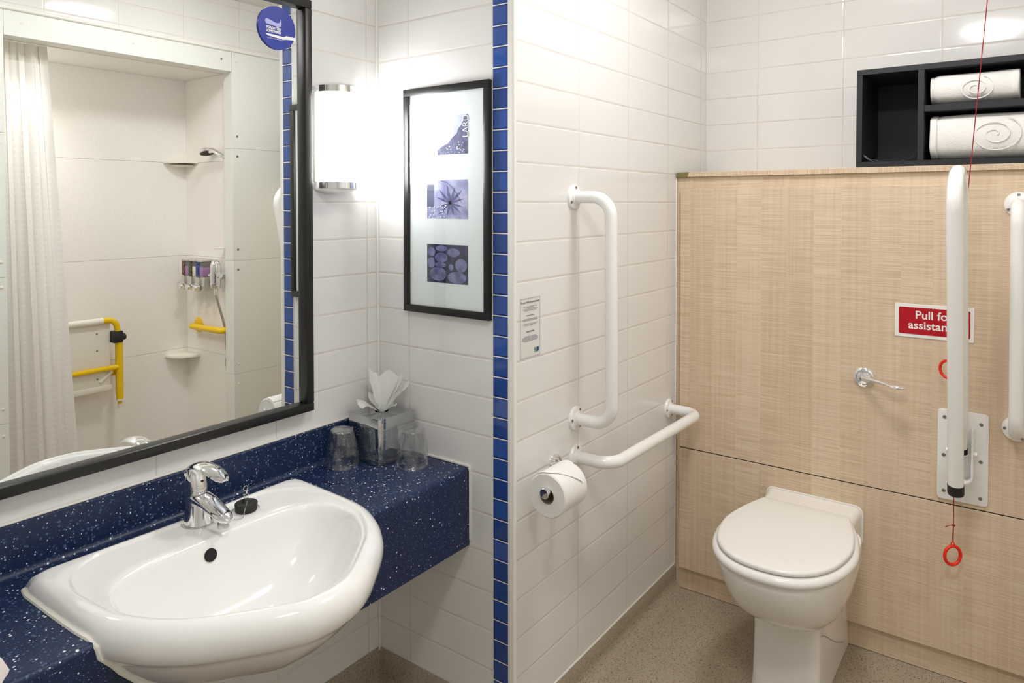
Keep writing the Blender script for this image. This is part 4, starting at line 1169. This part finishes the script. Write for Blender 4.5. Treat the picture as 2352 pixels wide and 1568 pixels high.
vx, vy = XSW - .062, -.418
t = thing('shower_valve', 'chrome thermostatic shower valve with a flexible hose', 'shower valve', (XSW, vy, 1.01))
MB().lathe([(.008, .0), (.022, .006), (.0275, .02), (.0285, .030), (.0275, .031), (.0275, .058), (.0285, .059), (.0285, .085), (.0275, .086), (.0275, .112), (.0265, .126), (.020, .142), (.010, .150), (.001, .152)], (vx, vy, .942), (0, 0, 1), 32).build('body', M['chrome'], t)
MB().tube([(vx, vy - .052, 1.012), (vx, vy + .045, 1.012)], .0115, 18).build('cross_bar', M['chrome'], t)
MB().tube([(vx, vy, 1.005), (XSW - .0005, vy, 1.005)], .018, 20).build('wall_mount', M['chrome'], t)
MB().tube([(vx, vy, .944), (vx, vy, .910)], .0085, 16).build('hose_ferrule', M['chrome'], t)
hs_ = spline([(vx, vy, .912), (vx + .018, vy + .004, .84), (vx + .040, vy + .012, .74), (vx + .044, vy + .025, .62), (vx + .046, vy + .027, .54), (vx + .048, vy + .018, .52), (vx + .050, vy + .010, .58)], 30)
MB().tube(hs_, [.0062 + .0007 * (i % 2) for i in range(len(hs_))], 10).build('hose', M['steel'], t)

t = thing('shower_riser', 'chrome shower riser rail with a hand shower inside the shower opening', 'shower head', (XSW, -.405, .9))
ry2 = -.394
MB().tube([(XSW - .0125, ry2, 1.13), (XSW - .0125, ry2, 1.78)], .0065, 14).build('riser_rail', M['chrome'], t)
for z in (1.14, 1.77): MB().tube([(XSW - .0125, ry2, z), (XSW - .0005, ry2, z)], .0075, 14).build('rail_bracket', M['chrome'], t)
MB().box(XSW - .062, XSW - .014, ry2 - .040, ry2 + .006, 1.150, 1.157, .002).build('soap_tray', M['whiteplastic'], t)
hx = XSW - .045
hpth = spline([(XSW - .022, ry2 - .002, 1.622), (hx + .006, ry2 - .030, 1.648), (hx, ry2 - .066, 1.664), (hx, ry2 - .094, 1.664)], 6)
MB().tube(hpth, [.011 + .004 * i / len(hpth) for i in range(len(hpth))], 16).build('handle', M['chrome'], t)
hd = Vector((0, .30, -.95)).normalized()
MB().lathe([(.012, -.020), (.030, -.016), (.040, -.006), (.041, .004), (.038, .007)], (hx, ry2 - .122, 1.658), hd, 32).build('head', M['chrome'], t)
MB().lathe([(.037, .0065), (.036, .0095), (.030, .0105), (.001, .0105)], (hx, ry2 - .122, 1.658), hd, 32, False, True).build('spray_plate', M['rubber'], t)

t = thing('grab_rail', 'yellow grab rail on the side wall inside the shower', 'grab rail', (XSW, -.69, .72))
MB().tube(fillet([(XSW - .002, -.690, .720), (XSW - .046, -.690, .718), (XSW - .046, -.4035, .722), (XSW - .002, -.4035, .722)], .014, 6), .0165, 18).build('tube', M['yellow'], t)
MB().lathe([(.041, 0), (.041, .004), (.036, .009), (.020, .014), (.018, .020)], (XSW, -.690, .720), NX, 30).build('flange', M['yellow'], t)
MB().lathe([(.0165, 0), (.0165, .004), (.0165, .009), (.0165, .014), (.0164, .020)], (XSW, -.4035, .722), NX, 30).build('flange', M['yellow'], t)

# folded-up shower seat on the back wall
SY = YSB + .115
t = thing('shower_bench', 'yellow and white fold-up shower seat on the shower back wall', 'shower bench', (1.42, YSB, .36))
x0s, x1s = 1.175, 1.682
MB().box(x0s + .035, x1s - .035, SY - .030, SY - .012, .478, .800, .006).build('seat_panel', M['whiteplastic'], t)
MB().box(x0s + .03, x1s - .03, SY - .036, SY - .006, .455, .482, .004).build('seat_edge', M['whiteplastic'], t)
MB().tube([(x0s + .075, SY, .806), (x1s - .075, SY, .806)], .0165, 16).build('padded_bar', M['whiteplastic'], t)
for s_, xs_ in ((1, x1s), (-1, x0s)):
    MB().tube(fillet([(xs_ - s_ * .076, SY, .806), (xs_ - s_ * .012, SY, .806), (xs_ - s_ * .004, SY, .735)], .045, 8), .0145, 16).build('corner_tube', M['yellow'], t)
    MB().tube([(xs_ + s_ * .002, SY, .70), (xs_ + s_ * .002, SY, .405)], .0165, 18).build('leg', M['yellow'], t)
    MB().tube([(xs_ + s_ * .002, SY, .405), (xs_ + s_ * .002, SY, .396)], .0175, 18).build('leg_collar', M['whiteplastic'], t)
    MB().tube([(xs_ + s_ * .002, SY, .397), (xs_ + s_ * .002, SY, .379)], .0100, 14).build('leg_pin', M['yellow'], t)
    MB().tube([(xs_ + s_ * .002, SY, .380), (xs_ + s_ * .002, SY, .358)], .0120, 14).build('leg_tip', M['whiteplastic'], t)
    MB().box(min(xs_ - s_ * .034, xs_ + s_ * .014), max(xs_ - s_ * .034, xs_ + s_ * .014), SY - .03, SY + .022, .690, .748, .006).build('clamp', M['rubber'], t)
    MB().lathe([(.017, 0), (.017, .016), (.012, .020)], (xs_ + s_ * .012, SY, .715), (s_, 0, 0), 20).build('clamp_knob', M['rubber'], t)
    MB().box(min(xs_, xs_ + s_ * .022), max(xs_, xs_ + s_ * .022), SY - .045, SY - .020, .42, .69, .003).build('wall_strip', M['yellow'], t)
    MB().box(xs_ - s_ * .012 - .012, xs_ - s_ * .012 + .012, SY - .09, SY - .03, .520, .560, .003).build('hinge_block', M['yellow'], t)
    MB().tube([(xs_ - s_ * .085, SY - .014, .500), (xs_ - s_ * .030, SY - .010, .548)], .009, 12).build('strut', M['whiteplastic'], t)
    MB().tube([(xs_, YSB + .0005, .535), (xs_, SY, .535)], .0105, 12).build('wall_arm', M['yellow'], t)
MB().tube([(x0s, SY + .002, .567), (x1s, SY + .002, .567)], .0130, 16).build('cross_tube', M['yellow'], t)
for x in (1.43, 1.585):
    for z in (.66, .745, .52):
        MB().lathe([(.0045, 0), (.004, .002), (.001, .003)], (x, SY - .012, z), (0, 1, 0), 12).build('screw', M['screw'], t)
